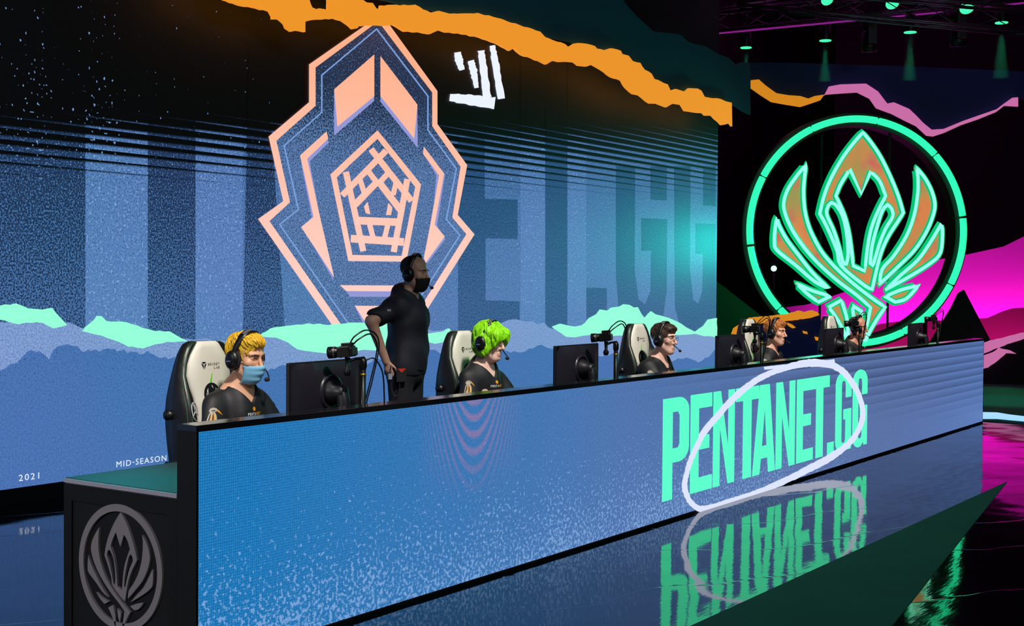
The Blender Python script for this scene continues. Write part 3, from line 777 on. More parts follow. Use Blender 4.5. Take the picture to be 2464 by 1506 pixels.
board('pyramid_cutout', [(2320, 697), (2400, 850), (2412, 1100), (2180, 1100), (2225, 845), (2262, 785), (2290, 740), (2306, 706)], sp(22.6), SN, pbr('black_green_board', (6, 16, 15), 0.85), 'black pointed pyramid cutout beside the neon sign', 'set piece', 0.05)
board('mountain_cutout', jag([(2340, 1100), (2340, 850), (2369, 845), (2405, 826), (2440, 815), (2470, 812), (2600, 790), (2800, 770), (3000, 790), (3000, 1100)], 0.8, 8, 3), sp(22.4), SN, pbr('black_violet_board', (16, 10, 24), 0.85), 'low black mountain cutout at the right edge carrying torn pink strips', 'set piece', 0.05)
board('torn_strip', jag([(2350, 830), (2369, 824), (2383, 819), (2417, 812), (2450, 803), (2464, 800), (2540, 785), (2540, 800), (2464, 815), (2431, 826), (2398, 838), (2369, 850), (2350, 860)], 0.8, 7, 5), sp(22.2), SN, PINK, 'upper pink torn strip on the low black mountain', 'set piece', 0.03)
board('torn_strip', jag([(2350, 868), (2369, 855), (2393, 846), (2405, 837), (2431, 843), (2446, 851), (2421, 850), (2398, 870), (2378, 884), (2350, 892)], 0.8, 7, 6), sp(22.2), SN, PINK, 'lower short pink torn strip on the low black mountain', 'set piece', 0.03)
board('mountain_cutout', [(1690, 640), (1728, 680), (1745, 692), (1770, 712), (1800, 735), (1845, 770), (1885, 815), (1930, 1100), (1690, 1100)], sp(22.0, 1800), SN, DGREEN, 'dark green mountain cutout between the giant screen and the neon sign', 'set piece', 0.05)
nv = board('mountain_cutout', jag([(1800, 1100), (1806, 772), (1830, 770), (1873, 768), (1913, 764), (1950, 760), (1966, 756), (1978, 775), (1990, 800), (2002, 1100)], 1, 10, 8), sp(18.4, 1900), SN, NAVY, 'low navy mountain cutout with an orange torn rim behind the seated players', 'set piece', 0.05)
ORS = pbr('orange_board', (240, 150, 30), 0.8, emit=(240, 150, 34), es=0.7)
for k, q in enumerate(([(1804, 764), (1850, 760), (1891, 756), (1922, 747), (1936, 751), (1954, 746), (1968, 751), (1972, 758), (1950, 765), (1913, 770), (1873, 774), (1814, 780), (1790, 806), (1760, 804), (1765, 790)],
                       [(1894, 776), (1905, 780), (1915, 788), (1908, 790), (1896, 782)], [(1932, 796), (1942, 798), (1944, 804), (1934, 802)], [(1961, 810), (1976, 812), (1978, 820), (1964, 819)])):
    board('orange_rim' if k == 0 else 'orange_tear', jag(q, 0.8, 6, 40 + k), sp(18.4, 1900) + SN * 0.04, SN, ORS, None, None, 0.035, parent=nv)
# header with the orange and pink torn strips
hd_up = [(1807, 150), (1950, 152), (2200, 160), (2464, 172), (2700, 180)]
st_low = [(1807, 212), (1831, 229), (1856, 245), (1889, 251), (1926, 257), (1951, 249), (1974, 241), (1989, 227), (2030, 224), (2063, 222), (2093, 237), (2109, 260), (2147, 274), (2180, 291), (2205, 303), (2230, 326), (2246, 328), (2271, 320), (2313, 301), (2354, 287), (2396, 270), (2417, 254), (2450, 256)]
st_up = [(1807, 193), (1826, 191), (1843, 206), (1868, 224), (1897, 229), (1926, 231), (1945, 237), (1960, 231), (1980, 228), (1995, 208), (2022, 203), (2051, 202), (2084, 201), (2113, 220), (2135, 249), (2151, 246), (2188, 262), (2205, 278), (2221, 295), (2242, 312), (2271, 310), (2317, 291), (2354, 278), (2400, 262), (2417, 249), (2437, 235), (2450, 234)]
NH = pbr('navy_header', (20, 58, 104), 0.85)
board('torn_header_board', hd_up + [(2700, 200), (2470, 240)] + [(x, y - 0) for x, y in st_up[::-1]], sp(22.3, 2100, 200), SN, NH, 'wide dark navy header board hanging above the neon sign', 'set piece', 0.05)
iu = [q for q in st_up if q[0] <= 1981]; il = [q for q in st_low if q[0] <= 1981]
board('torn_header_strip', iu + [(1984, 227)] + il[::-1], sp(22.2, 2100, 200), SN, ORS, 'short orange torn strip on the navy header left of the pink strip', 'set piece', 0.04)
iu = [q for q in st_up if q[0] > 1981]; il = [q for q in st_low if q[0] > 1981]
board('torn_header_strip', iu + il[::-1] + [(1984, 229)], sp(22.2, 2100, 200), SN, PINK, 'long wavy pink torn strip along the navy header above the neon sign', 'set piece', 0.04)
# lights washing the magenta cloth from behind the deep pink cutout
for x in (2100, 2260, 2430, 2580):
    b = sp(24.35, x, 800)
    area('magenta_uplight', (b[0], b[1], 0.25), tuple(sp(25.0, x, 660)), (1.0, 0.10, 0.88), 24, 1.0, 0.25)
for x in (2150, 2350, 2500):
    b = sp(23.2, x, 800)
    area('pink_uplight', (b[0], b[1], 0.25), tuple(sp(24.0, x, 830)), (1.0, 0.12, 0.55), 6, 1.0, 0.2)

# green mat and light line at the right
gm = [hitZ(x, y, 0.01)[:2] for x, y in ((2240, 1008), (2362, 1011), (2400, 1014), (2464, 1019), (2620, 1030), (2620, 930), (2240, 920))]
V, F = sheet_data([gm], (0, 0, 0), (1, 0, 0), (0, 1, 0), (0, 0, 1), 0.01, 0.0)
tag(mesh_obj('trim_2', V, F, pbr('green_mat', (12, 92, 74), 0.85)), 'matte green strip of flooring in front of the mountain cutouts', 'floor mat', kind='structure')
spot('mat_green', tuple(sp(19.5, 2430, 300)), tuple(hitZ(2430, 965, 0)), (0.0, 1.0, 0.7), 260, 34, 0.6, 0.2)
ls = [hitZ(x, y, 0.02)[:2] for x, y in ((2250, 992), (2362, 993), (2400, 994), (2430, 999), (2464, 1003), (2600, 1015), (2600, 1025), (2464, 1012), (2430, 1009), (2400, 1006), (2362, 1006), (2250, 1004))]
V, F = sheet_data([ls], (0, 0, 0), (1, 0, 0), (0, 1, 0), (0, 0, 1), 0.03, 0.0)
tag(mesh_obj('floor_light_strip', V, F, pbr('strip_white', (180, 210, 255), 0.4, emit=(150, 208, 255), es=1.1)), 'pale blue glowing light strip lying along the green matting', 'light strip')

# ================================================================== LIGHTING RIG
RIGM = pbr('truss_metal', (92, 84, 96), 0.35, 0.8)
FIX = pbr('fixture_black', (14, 14, 16), 0.45)
LENSG = pbr('lamp_green', (20, 200, 130), 0.4, emit=(70, 255, 180), es=1.1)
def truss(name, a, b, label, w=0.30):
    a, b = np.array(a, float), np.array(b, float)
    t = (b - a) / np.linalg.norm(b - a); s = np.cross(t, (0, 0, 1.0)); s /= np.linalg.norm(s); u = np.cross(s, t)
    root = empty(name, tuple(a), 0, label, 'truss')
    c = [s * w / 2 * i + u * w / 2 * j for i, j in ((-1, -1), (1, -1), (1, 1), (-1, 1))]
    for q in c: tube('chord_tube', [q, b - a + q], 0.024, RIGM, root, 8)
    n = max(2, int(np.linalg.norm(b - a) / 0.55)); parts = []
    for i in range(n):
        for k in range(4):
            q0, q1 = c[k], c[(k + 1) % 4]
            if i % 2: q0, q1 = q1, q0
            parts.append(tube_data([q0 + (b - a) * i / n, q1 + (b - a) * (i + 1) / n], 0.007, 5))
    V, F = join_data(parts)
    mesh_obj('lacing', V, F, RIGM, root, True)
    for u_ in (0.08, 0.92):
        q = a + (b - a) * u_; tube('hanging_cable', [tuple(q - a), (q[0] - a[0], q[1] - a[1], 12.0 - a[2])], 0.008, FIX, root, 6)
    return root
T1A, T1B = sp(22.0, 1690, 60), sp(20.2, 2560, -32)
def on_t1(x):
    t = (x - 1690) / 870.0
    d = 1.0 / ((1 - t) / 22.0 + t / 20.2)
    return d
truss('lighting_truss', T1A, T1B, 'purple lit truss running level behind the green lamps')
truss('lighting_truss', sp(18.6, 1780, -10), sp(17.4, 2560, 60), 'nearer grey truss crossing the upper right corner')
truss('lighting_truss', sp(26.0, 1560, 30), sp(25.0, 1960, -30), 'short far truss at the top behind the teal header')
BAT = pbr('batten_purple', (60, 20, 60), 0.5, emit=(150, 34, 150), es=0.75)
for k, (x0, y0, x1, y1, dd_, lb) in enumerate(((1690, 84, 2270, 29, 20.9, 'long thin purple light batten under the level truss'), (2362, 19, 2480, 5, 19.6, 'short purple light batten in the top right corner'))):
    a_, b_ = sp(dd_ + 0.6 * (k == 0), x0, y0), sp(dd_, x1, y1)
    t_ = empty('light_batten', tuple(a_), 0, lb, 'light batten', 'purple battens on the rig')
    tube('glow_tube', [(0, 0, 0), tuple(b_ - a_)], 0.014, BAT, t_, 8)
    for u_ in (0.02, 0.35, 0.68, 0.98): q_ = (b_ - a_) * u_; tube('hook', [tuple(q_), tuple(q_ + np.array((0, 0, 0.28 if k == 0 else 12.0 - a_[2] - q_[2])))], 0.008, FIX, t_, 6)
lamps = [(x, y, on_t1(x), r) for x, y, r in ((1795, 114, 0.093), (1986, 97, 0.096), (2190, 77, 0.098), (2410, 54, 0.099))] + [(1990, 0, 19.9, 0.09), (2147, 8, 19.6, 0.10), (2327, 18, 19.2, 0.11)]
names = ['leftmost round green lamp just above the navy header', 'second round green lamp from the left above the navy header', 'third round green lamp from the left in the lower row', 'rightmost round green lamp in the lower row',
         'green lamp cut by the top edge of the picture, leftmost of its row', 'tilted green lamp in the middle of the top row', 'large tilted green lamp at the right of the top row']
BEAM = bpy.data.materials.new('beam_haze'); BEAM.use_nodes = True
BEAM.node_tree.nodes.remove(BEAM.node_tree.nodes['Principled BSDF'])
_v = BEAM.node_tree.nodes.new('ShaderNodeVolumeScatter'); _v.inputs['Density'].default_value = 0.05
BEAM.node_tree.links.new(_v.outputs[0], BEAM.node_tree.nodes['Material Output'].inputs['Volume'])
for k, (x, y, d, r) in enumerate(lamps):
    c = sp(d, x, y)
    tilt = Vector((0, 0, -1)) if k < 4 else Vector((-0.55, -0.45, -0.75)).normalized()
    o = empty('par_lamp', tuple(c), 0, names[k], 'stage lamp', 'green lamps on the rig')
    q = Vector((0, 0, -1)).rotation_difference(tilt).to_matrix()
    V, F = tube_data([(0, 0, 0.0), (0, 0, 0.02), (0, 0, 0.24), (0, 0, 0.30)], [r * 1.08, r * 1.1, r * 1.0, r * 0.6], 20)
    mesh_obj('can', [q @ Vector(v) for v in V], F, FIX, o, True)
    V, F = tube_data([(0, 0, -0.012), (0, 0, 0.004)], [r, r], 20)
    mesh_obj('lens', [q @ Vector(v) for v in V], F, LENSG, o)
    tube('yoke', [(-r * 1.2, 0, 0.1), (-r * 1.2, 0, 0.36), (0, 0, 0.40), (r * 1.2, 0, 0.36), (r * 1.2, 0, 0.1)], 0.012, FIX, o, 6)
    tube('clamp', [(0, 0, 0.40), (0, 0, 0.56 if k < 4 else 12.0 - c[2])], 0.02, FIX, o, 6)
    if k < 4:
        L_ = 0.55 + 0.1 * k
        V, F = tube_data([(0, 0, -0.02), (0, 0, -0.02 - L_)], [r * 0.95, r * 1.35], 20)
        bm = bmesh.new(); vv = [bm.verts.new(tuple(map(float, q_))) for q_ in V]
        for f_ in F: bm.faces.new([vv[i_] for i_ in f_])
        hz = bm_obj('light_beam', bm, BEAM, o, True)
        spot('par_green', (c[0], c[1], c[2] - 0.015), (c[0], c[1], 0), (0.03, 1.0, 0.5), 420, 20, 0.4, 0.05)
def moving_head(x, y, d, label):
    c = sp(d, x, y)
    o = empty('moving_head_lamp', tuple(c), 0.6, label, 'stage lamp', 'moving heads on the rig')
    box('base', (-0.18, -0.14, 0.30), (0.18, 0.14, 0.42), FIX, o, 0.015)
    for s in (-1, 1): box('yoke_arm', (s * 0.19 - 0.03, -0.07, -0.10), (s * 0.19 + 0.03, 0.07, 0.32), FIX, o, 0.01)
    V, F = tube_data([(0, 0, 0.16), (0, 0, 0.10), (0, 0, -0.14), (0, 0, -0.20)], [0.06, 0.13, 0.14, 0.12], 16)
    mesh_obj('head', V, F, FIX, o, True)
    tube('lens', [(0, 0, -0.205), (0, 0, -0.19)], 0.10, pbr('dark_lens', (40, 20, 60), 0.1), o, 16)
moving_head(2092, 95, 21.0, 'dark moving head lamp hanging unlit between the second and third green lamps')
moving_head(2305, 82, 20.6, 'dark moving head lamp hanging unlit between the third and rightmost green lamps')
area('rig_magenta', tuple(sp(22.2, 2050, -140)), tuple(sp(22.6, 2050, 60)), (1.0, 0.08, 0.85), 30, 6, 1.0)
area('wall_magenta', tuple(sp(29, 1700, -60)), tuple(sp(31.5, 1640, 60)), (1.0, 0.05, 0.75), 200, 3, 1.0)
# bright green spotlight shining through the neon ring
c = sp(23.0, 1862, 646)
o = empty('floor_spotlight', tuple(c), 0, 'small piercing green spotlight glaring inside the neon ring', 'spotlight')
dv = Vector(CAM - c).normalized(); q = Vector((0, 0, -1)).rotation_difference(dv).to_matrix()
V, F = tube_data([(0, 0, 0), (0, 0, 0.22), (0, 0, 0.3)], [0.085, 0.085, 0.05], 16)
mesh_obj('can', [q @ Vector(v) for v in V], F, FIX, o, True)
V, F = tube_data([(0, 0, -0.01), (0, 0, 0.004)], [0.05, 0.05], 16)
mesh_obj('lens', [q @ Vector(v) for v in V], F, pbr('lens_hot', (200, 255, 230), 0.3, emit=(120, 255, 190), es=5), o)
tube('stand', [(0, 0, -0.08), (0, 0, -c[2])], 0.02, FIX, o, 8)

# ================================================================== SDF BODY MODELLER
class SDF:
    def __init__(s, xs, ys, zs):
        s.ax = [np.asarray(a, np.float32) for a in (xs, ys, zs)]
        s.F = np.full([len(a) for a in s.ax], 1.0, np.float32)
    def _sub(s, lo, hi):
        sl = []
        for a, l, h in zip(s.ax, lo, hi):
            i, j = np.searchsorted(a, l), np.searchsorted(a, h)
            if j - i < 1: return None, None
            sl.append(slice(i, j))
        g = np.meshgrid(*[a[q] for a, q in zip(s.ax, sl)], indexing='ij', sparse=False)
        return tuple(sl), g
    @staticmethod
    def smin(a, b, k):
        if k <= 0: return np.minimum(a, b)
        h = np.clip(0.5 + 0.5 * (b - a) / k, 0, 1)
        return b + (a - b) * h - k * h * (1 - h)
    def _comb(s, sl, d, k, mode):
        if mode == 'u': s.F[sl] = s.smin(s.F[sl], d, k)
        else: s.F[sl] = -s.smin(-s.F[sl], d, k)
    def ell(s, c, r, k=0.02, R=None, mode='u', grow=0.0, m=0.05):
        c = np.array(c, float); r = np.array(r, float) + grow
        e = (np.abs(R) @ r if R is not None else r) + m
        sl, g = s._sub(c - e, c + e)
        if sl is None: return
        p = [g[i] - np.float32(c[i]) for i in range(3)]
        if R is not None:
            p = [p[0] * R[0][i] + p[1] * R[1][i] + p[2] * R[2][i] for i in range(3)]
        k0 = np.sqrt(sum((p[i] / r[i]) ** 2 for i in range(3))) + 1e-6
        k1 = np.sqrt(sum((p[i] / r[i] ** 2) ** 2 for i in range(3))) + 1e-6
        s._comb(sl, (k0 * (k0 - 1) / k1).astype(np.float32), k, mode)
    def cap(s, a, b, r1, r2=None, k=0.02, mode='u', grow=0.0, m=0.05):
        r2 = r1 if r2 is None else r2
        a, b = np.array(a, float), np.array(b, float); r1 += grow; r2 += grow
        rr = max(r1, r2) + m
        sl, g = s._sub(np.minimum(a, b) - rr, np.maximum(a, b) + rr)
        if sl is None: return
        ab = b - a; L = float(ab @ ab) + 1e-12
        p = [g[i] - np.float32(a[i]) for i in range(3)]
        t = np.clip((p[0] * ab[0] + p[1] * ab[1] + p[2] * ab[2]) / L, 0, 1)
        d = np.sqrt(sum((p[i] - t * ab[i]) ** 2 for i in range(3))) - (r1 + (r2 - r1) * t)
        s._comb(sl, d.astype(np.float32), k, mode)
    def mesh(s):
        F = s.F; S = F < 0
        nx, ny, nz = F.shape
        def corner(i, j, k): return F[i:nx - 1 + i, j:ny - 1 + j, k:nz - 1 + k]
        any_, all_ = np.zeros((nx - 1, ny - 1, nz - 1), bool), np.ones((nx - 1, ny - 1, nz - 1), bool)
        for i in (0, 1):
            for j in (0, 1):
                for k in (0, 1):
                    q = S[i:nx - 1 + i, j:ny - 1 + j, k:nz - 1 + k]; any_ |= q; all_ &= q
        act = any_ & ~all_
        ci = np.argwhere(act)
        idx = np.full(act.shape, -1, np.int32); idx[act] = np.arange(len(ci))
        acc = np.zeros((len(ci), 3)); cnt = np.zeros(len(ci))
        X = s.ax
        for ax in range(3):
            o1, o2 = [q for q in range(3) if q != ax]
            for a in (0, 1):
                for b in (0, 1):
                    off = [0, 0, 0]; off[o1] = a; off[o2] = b
                    i0 = ci + np.array(off); i1 = i0.copy(); i1[:, ax] += 1
                    f0 = F[tuple(i0.T)]; f1 = F[tuple(i1.T)]
                    m = (f0 < 0) != (f1 < 0)
                    t = np.where(m, f0 / np.where(m, f0 - f1, 1), 0)
                    P = np.stack([X[q][i0[:, q]] for q in range(3)], 1).astype(float)
                    P[:, ax] += t * (X[ax][i1[:, ax]] - X[ax][i0[:, ax]])
                    acc[m] += P[m]; cnt[m] += 1
        V = acc / cnt[:, None]
        faces = []
        for ax in range(3):
            o1, o2 = (ax + 1) % 3, (ax + 2) % 3
            sl0 = [slice(None)] * 3; sl1 = [slice(None)] * 3
            sl0[ax] = slice(0, -1); sl1[ax] = slice(1, None)
            A, B = S[tuple(sl0)], S[tuple(sl1)]
            e = np.argwhere(A != B)
            e = e[(e[:, o1] > 0) & (e[:, o2] > 0) & (e[:, o1] < F.shape[o1] - 1) & (e[:, o2] < F.shape[o2] - 1)]
            def cell(d1, d2):
                q = e.copy(); q[:, o1] -= d1; q[:, o2] -= d2
                return idx[tuple(q.T)]
            Q = np.stack([cell(1, 1), cell(0, 1), cell(0, 0), cell(1, 0)], 1)
            fl = ~A[tuple(e.T)]
            Q[fl] = Q[fl][:, ::-1]
            faces.append(Q)
        Q = np.concatenate(faces); Q = Q[(Q >= 0).all(1)]
        return V, Q
def np_mesh(name, V, Q, mats, parent=None, cols=None, mi=None):
    me = bpy.data.meshes.new(name)
    me.vertices.add(len(V)); me.vertices.foreach_set('co', np.asarray(V, np.float32).ravel())
    n = len(Q); k = Q.shape[1]
    me.loops.add(n * k); me.loops.foreach_set('vertex_index', Q.astype(np.int32).ravel())
    me.polygons.add(n); me.polygons.foreach_set('loop_start', np.arange(0, n * k, k, dtype=np.int32))
    me.polygons.foreach_set('use_smooth', np.ones(n, bool))
    for m in (mats if isinstance(mats, (list, tuple)) else [mats]): me.materials.append(m)
    if mi is not None: me.polygons.foreach_set('material_index', mi.astype(np.int32))
    me.update(calc_edges=True)
    if cols is not None:
        at = me.color_attributes.new('Col', 'FLOAT_COLOR', 'POINT')
        c = np.ones((len(V), 4), np.float32); c[:, :3] = cols
        at.data.foreach_set('color', c.ravel())
    o = bpy.data.objects.new(name, me); COL.objects.link(o)
    if parent is not None: o.parent = parent
    return o
def relax(V, Q, it=2, w=0.5):
    for _ in range(it):
        A = np.zeros_like(V); C = np.zeros(len(V))
        for a, b in ((0, 1), (1, 2), (2, 3), (3, 0)):
            np.add.at(A, Q[:, a], V[Q[:, b]]); np.add.at(A, Q[:, b], V[Q[:, a]])
            np.add.at(C, Q[:, a], 1); np.add.at(C, Q[:, b], 1)
        V = V * (1 - w) + w * A / np.maximum(C, 1)[:, None]
    return V
def axis(lo, hi, flo, fhi, fine, coarse):
    a = list(np.arange(lo, flo, coarse)) + list(np.arange(flo, fhi, fine)) + list(np.arange(fhi, hi + coarse, coarse))
    return np.array(a)
def rotm(yaw=0, pitch=0, roll=0):
    # head frame: forward is -y; yaw>0 turns toward +x, pitch>0 looks down
    return np.array(Matrix.Rotation(yaw, 3, 'Z') @ Matrix.Rotation(pitch, 3, 'X') @ Matrix.Rotation(roll, 3, 'Y'))

def skin_mat(name, rgb):
    m = bpy.data.materials.new(name); m.use_nodes = True; nt = m.node_tree; b = nt.nodes['Principled BSDF']
    a = nt.nodes.new('ShaderNodeVertexColor'); a.layer_name = 'Col'
    mx = nt.nodes.new('ShaderNodeMix'); mx.data_type = 'RGBA'; mx.blend_type = 'MULTIPLY'; mx.inputs[0].default_value = 1
    nz = nt.nodes.new('ShaderNodeTexNoise'); nz.inputs['Scale'].default_value = 45
    tc = nt.nodes.new('ShaderNodeTexCoord'); nt.links.new(tc.outputs['Object'], nz.inputs['Vector'])
    rp = nt.nodes.new('ShaderNodeMapRange'); rp.inputs['To Min'].default_value = 0.92; rp.inputs['To Max'].default_value = 1.08
    nt.links.new(nz.outputs['Fac'], rp.inputs['Value'])
    hs = nt.nodes.new('ShaderNodeHueSaturation'); hs.inputs['Color'].default_value = (*lin(rgb), 1)
    nt.links.new(rp.outputs['Result'], hs.inputs['Value'])
    nt.links.new(hs.outputs['Color'], mx.inputs[6]); nt.links.new(a.outputs['Color'], mx.inputs[7])
    nt.links.new(mx.outputs[2], b.inputs['Base Color'])
    b.inputs['Roughness'].default_value = 0.48
    b.inputs['Subsurface Weight'].default_value = 0.12
    b.inputs['Subsurface Radius'].default_value = (0.01, 0.004, 0.002)
    return m

def head_prims(S, H, R, mouth=True, nose=1.0, jaw=1.0, ear=True, g=0.0):
    T = lambda p: H + R @ np.array(p, float)
    S.ell(T((0, 0.018, 0.048)), (0.074, 0.092, 0.083), 0.0, R)            # skull
    S.ell(T((0, -0.022, 0.058)), (0.066, 0.060, 0.062), 0.03, R)          # forehead
    S.ell(T((0, -0.032, -0.028)), (0.058, 0.062, 0.084), 0.03, R)         # face
    S.ell(T((0, -0.062, -0.098)), (0.027 * jaw, 0.026, 0.022), 0.035, R)  # chin
    for s in (-1, 1):
        S.cap(T((s * 0.056, 0.0, -0.045)), T((s * 0.022, -0.062, -0.098)), 0.021, 0.019, 0.03)   # jaw line
        S.ell(T((s * 0.043, -0.060, -0.012)), (0.024, 0.022, 0.020), 0.025, R)  # cheekbone
        S.ell(T((s * 0.031, -0.100, 0.018)), (0.021, 0.020, 0.014), 0.014, R, 's')   # eye socket
        S.cap(T((s * 0.012, -0.089, 0.038)), T((s * 0.050, -0.071, 0.036)), 0.010, 0.008, 0.014)  # brow ridge
        S.ell(T((s * 0.031, -0.0755, 0.018)), (0.0165, 0.0135, 0.0125), 0.006, R)     # lids
        S.ell(T((s * 0.031, -0.094, 0.0170)), (0.0135, 0.014, 0.0050), 0.002, R, 's')    # lid opening
        S.ell(T((s * 0.011, -0.094, -0.030)), (0.0085, 0.010, 0.0075), 0.007, R)      # nostril wing
        if ear: S.ell(T((s * 0.079, 0.012, 0.0)), (0.008, 0.019, 0.031), 0.008, R @ rotm(0, 0.15, s * 0.12))
    S.cap(T((0, -0.086, 0.030)), T((0, -0.108 - 0.006 * nose, -0.020)), 0.0085, 0.0105, 0.012)   # nose bridge
    S.ell(T((0, -0.108 - 0.006 * nose, -0.025)), (0.012, 0.012, 0.0105), 0.008, R)               # nose tip
    if mouth:
        S.ell(T((0, -0.0815, -0.066)), (0.026, 0.014, 0.016), 0.012, R)
        S.cap(T((-0.016, -0.090, -0.0605)), T((0.016, -0.090, -0.0605)), 0.0058, None, 0.006)
        S.cap(T((-0.013, -0.090, -0.0735)), T((0.013, -0.090, -0.0735)), 0.0064, None, 0.006)
        S.cap(T((-0.022, -0.101, -0.0672)), T((0.022, -0.101, -0.0672)), 0.0022, None, 0.003, 's')

def skin_cols(V, H, R, mouth=True, stubble=0.0, stub_col=(0.55, 0.5, 0.5)):
    P = (V - H) @ R
    c = np.ones((len(V), 3))
    def blend(w, col): c[:] = c * (1 - w[:, None]) + np.array(col) * w[:, None]
    G = lambda q, r: np.exp(-(((P - np.array(q)) / np.array(r)) ** 2).sum(1))
    for s in (-1, 1):
        blend(0.35 * G((s * 0.045, -0.07, -0.025), (0.03, 0.03, 0.025)), (1.0, 0.72, 0.68))
        blend(0.25 * G((s * 0.031, -0.085, 0.016), (0.022, 0.02, 0.012)), (0.75, 0.55, 0.55))
    blend(0.3 * G((0, -0.115, -0.025), (0.016, 0.016, 0.014)), (1.0, 0.70, 0.66))
    if stubble > 0:
        w = np.clip((-0.035 - P[:, 2]) / 0.02, 0, 1) * np.clip((-P[:, 1] + 0.01) / 0.03, 0, 1) * np.clip((P[:, 2] + 0.135) / 0.02, 0, 1)
        blend(stubble * w, stub_col)
    if mouth:
        lip = (np.abs(P[:, 0]) < 0.0235) & (P[:, 1] < -0.086) & (P[:, 2] < -0.0535 - 0.15 * np.abs(P[:, 0])) & (P[:, 2] > -0.0815 + 0.25 * np.abs(P[:, 0]))
        blend(0.5 * lip, (0.85, 0.50, 0.50))
    return c

EYEW = pbr('eye_white', (225, 220, 215), 0.15)
IRIS = pbr('iris_dark', (40, 28, 20), 0.1)
def add_eyes(root, H, R, brow_rgb, gaze=(0.03, -0.30)):
    for s in (-1, 1):
        c = H + R @ np.array((s * 0.031, -0.0745, 0.0170))
        bm = bmesh.new(); bmesh.ops.create_uvsphere(bm, u_segments=20, v_segments=14, radius=0.0118)
        g = R @ np.array((gaze[0], -1, gaze[1])); g = Vector(g / np.linalg.norm(g))
        V = [v.co.copy() for v in bm.verts]; bm.verts.index_update()
        q = Vector((0, 0, 1)).rotation_difference(g).to_matrix()
        F = [[v.index for v in f.verts] for f in bm.faces]
        mi = [1 if (f.calc_center_median().normalized().z > 0.80) else 0 for f in bm.faces]
        bm.free()
        o = mesh_obj('eye', [Vector(c) + q @ v for v in V], F, [EYEW, IRIS], root, True)
        o.data.polygons.foreach_set('material_index', mi)
        pts = [H + R @ np.array(p) for p in ((s * 0.014, -0.0990, 0.0350), (s * 0.026, -0.0982, 0.0380), (s * 0.040, -0.0900, 0.0375), (s * 0.051, -0.0795, 0.0310))]
        tube('eyebrow', smooth_path(pts, 4), [0.0022] + [0.0031] * 8 + [0.0026] * 3 + [0.0012], pbr('brow_%d_%d_%d' % brow_rgb, brow_rgb, 0.8), root, 7)

def hair_mesh(name, root, H, R, mat, kind, seed=1):
    rng = np.random.RandomState(seed)
    S = SDF(np.arange(-0.16, 0.16, 0.0036) + H[0], np.arange(-0.18, 0.18, 0.0036) + H[1], np.arange(-0.16, 0.19, 0.0036) + H[2])
    T = lambda p: H + R @ np.array(p, float)
    if kind == 'bob':
        S.ell(T((0, 0.012, 0.048)), (0.099, 0.116, 0.104), 0, R)
        S.ell(T((0, 0.035, -0.03)), (0.090, 0.085, 0.085), 0.04, R)
        for s in (-1, 1):
            S.ell(T((s * 0.082, -0.01, -0.02)), (0.024, 0.05, 0.075), 0.03, R)
            S.ell(T((s * 0.045, -0.078, 0.060)), (0.052, 0.042, 0.052), 0.02, R)
            S.ell(T((s * 0.064, -0.072, 0.022)), (0.020, 0.032, 0.052), 0.02, R)
        cut = [((0, -0.135, -0.035), (0.050, 0.085, 0.080))]
        amp, bot = 0.0022, -0.118
    elif kind == 'wavy':
        S.ell(T((0, 0.016, 0.056)), (0.083, 0.104, 0.088), 0, R)
        S.ell(T((-0.008, -0.048, 0.102)), (0.062, 0.046, 0.032), 0.03, R)
        S.ell(T((0, 0.075, 0.03)), (0.064, 0.044, 0.068), 0.03, R)
        cut = [((0, -0.140, -0.010), (0.080, 0.090, 0.110)), ((0, -0.05, -0.085), (0.2, 0.085, 0.075))]
        amp, bot = 0.0036, -0.075
    elif kind == 'buzz':
        S.ell(T((0, 0.020, 0.050)), (0.0765, 0.0945, 0.0845), 0, R)
        cut = [((0, -0.135, 0.00), (0.11, 0.115, 0.115)), ((0, -0.02, -0.085), (0.2, 0.09, 0.075))]
        amp, bot = 0.0006, -0.05
    else:                                  # short crop with a side-swept front
        S.ell(T((0, 0.016, 0.054)), (0.084, 0.104, 0.089), 0, R)
        S.ell(T((0.008, -0.058, 0.094)), (0.060, 0.040, 0.032), 0.03, R)
        cut = [((0, -0.140, -0.020), (0.072, 0.082, 0.092)), ((0, -0.055, -0.09), (0.2, 0.085, 0.085))]
        amp, bot = 0.0014, -0.06
    g = np.meshgrid(*S.ax, indexing='ij')
    P = np.stack([a - h for a, h in zip(g, H)], -1) @ R
    for _ in range(5):
        d = rng.normal(size=3) * np.array((1, 0.35, 0.35)); d *= rng.uniform(90, 190) / np.linalg.norm(d)
        S.F += (amp / 2.2) * np.sin(P @ d + rng.uniform(0, 6) + 1.6 * np.sin(P[..., 1] * 42 + rng.uniform(0, 6))).astype(np.float32)
    for c, r in cut: S.ell(T(c), r, 0.004, R, 's', m=0.2)
    S.F = np.maximum(S.F, (bot - P[..., 2] + 0.012 * np.sin(P[..., 0] * 140) * np.sin(P[..., 1] * 110)).astype(np.float32))
    V, Q = S.mesh()
    ob = np_mesh(name, V, Q, mat, root)
    if kind != 'buzz': hair_locks(ob, V, H, R, mat, kind, rng)
    return ob
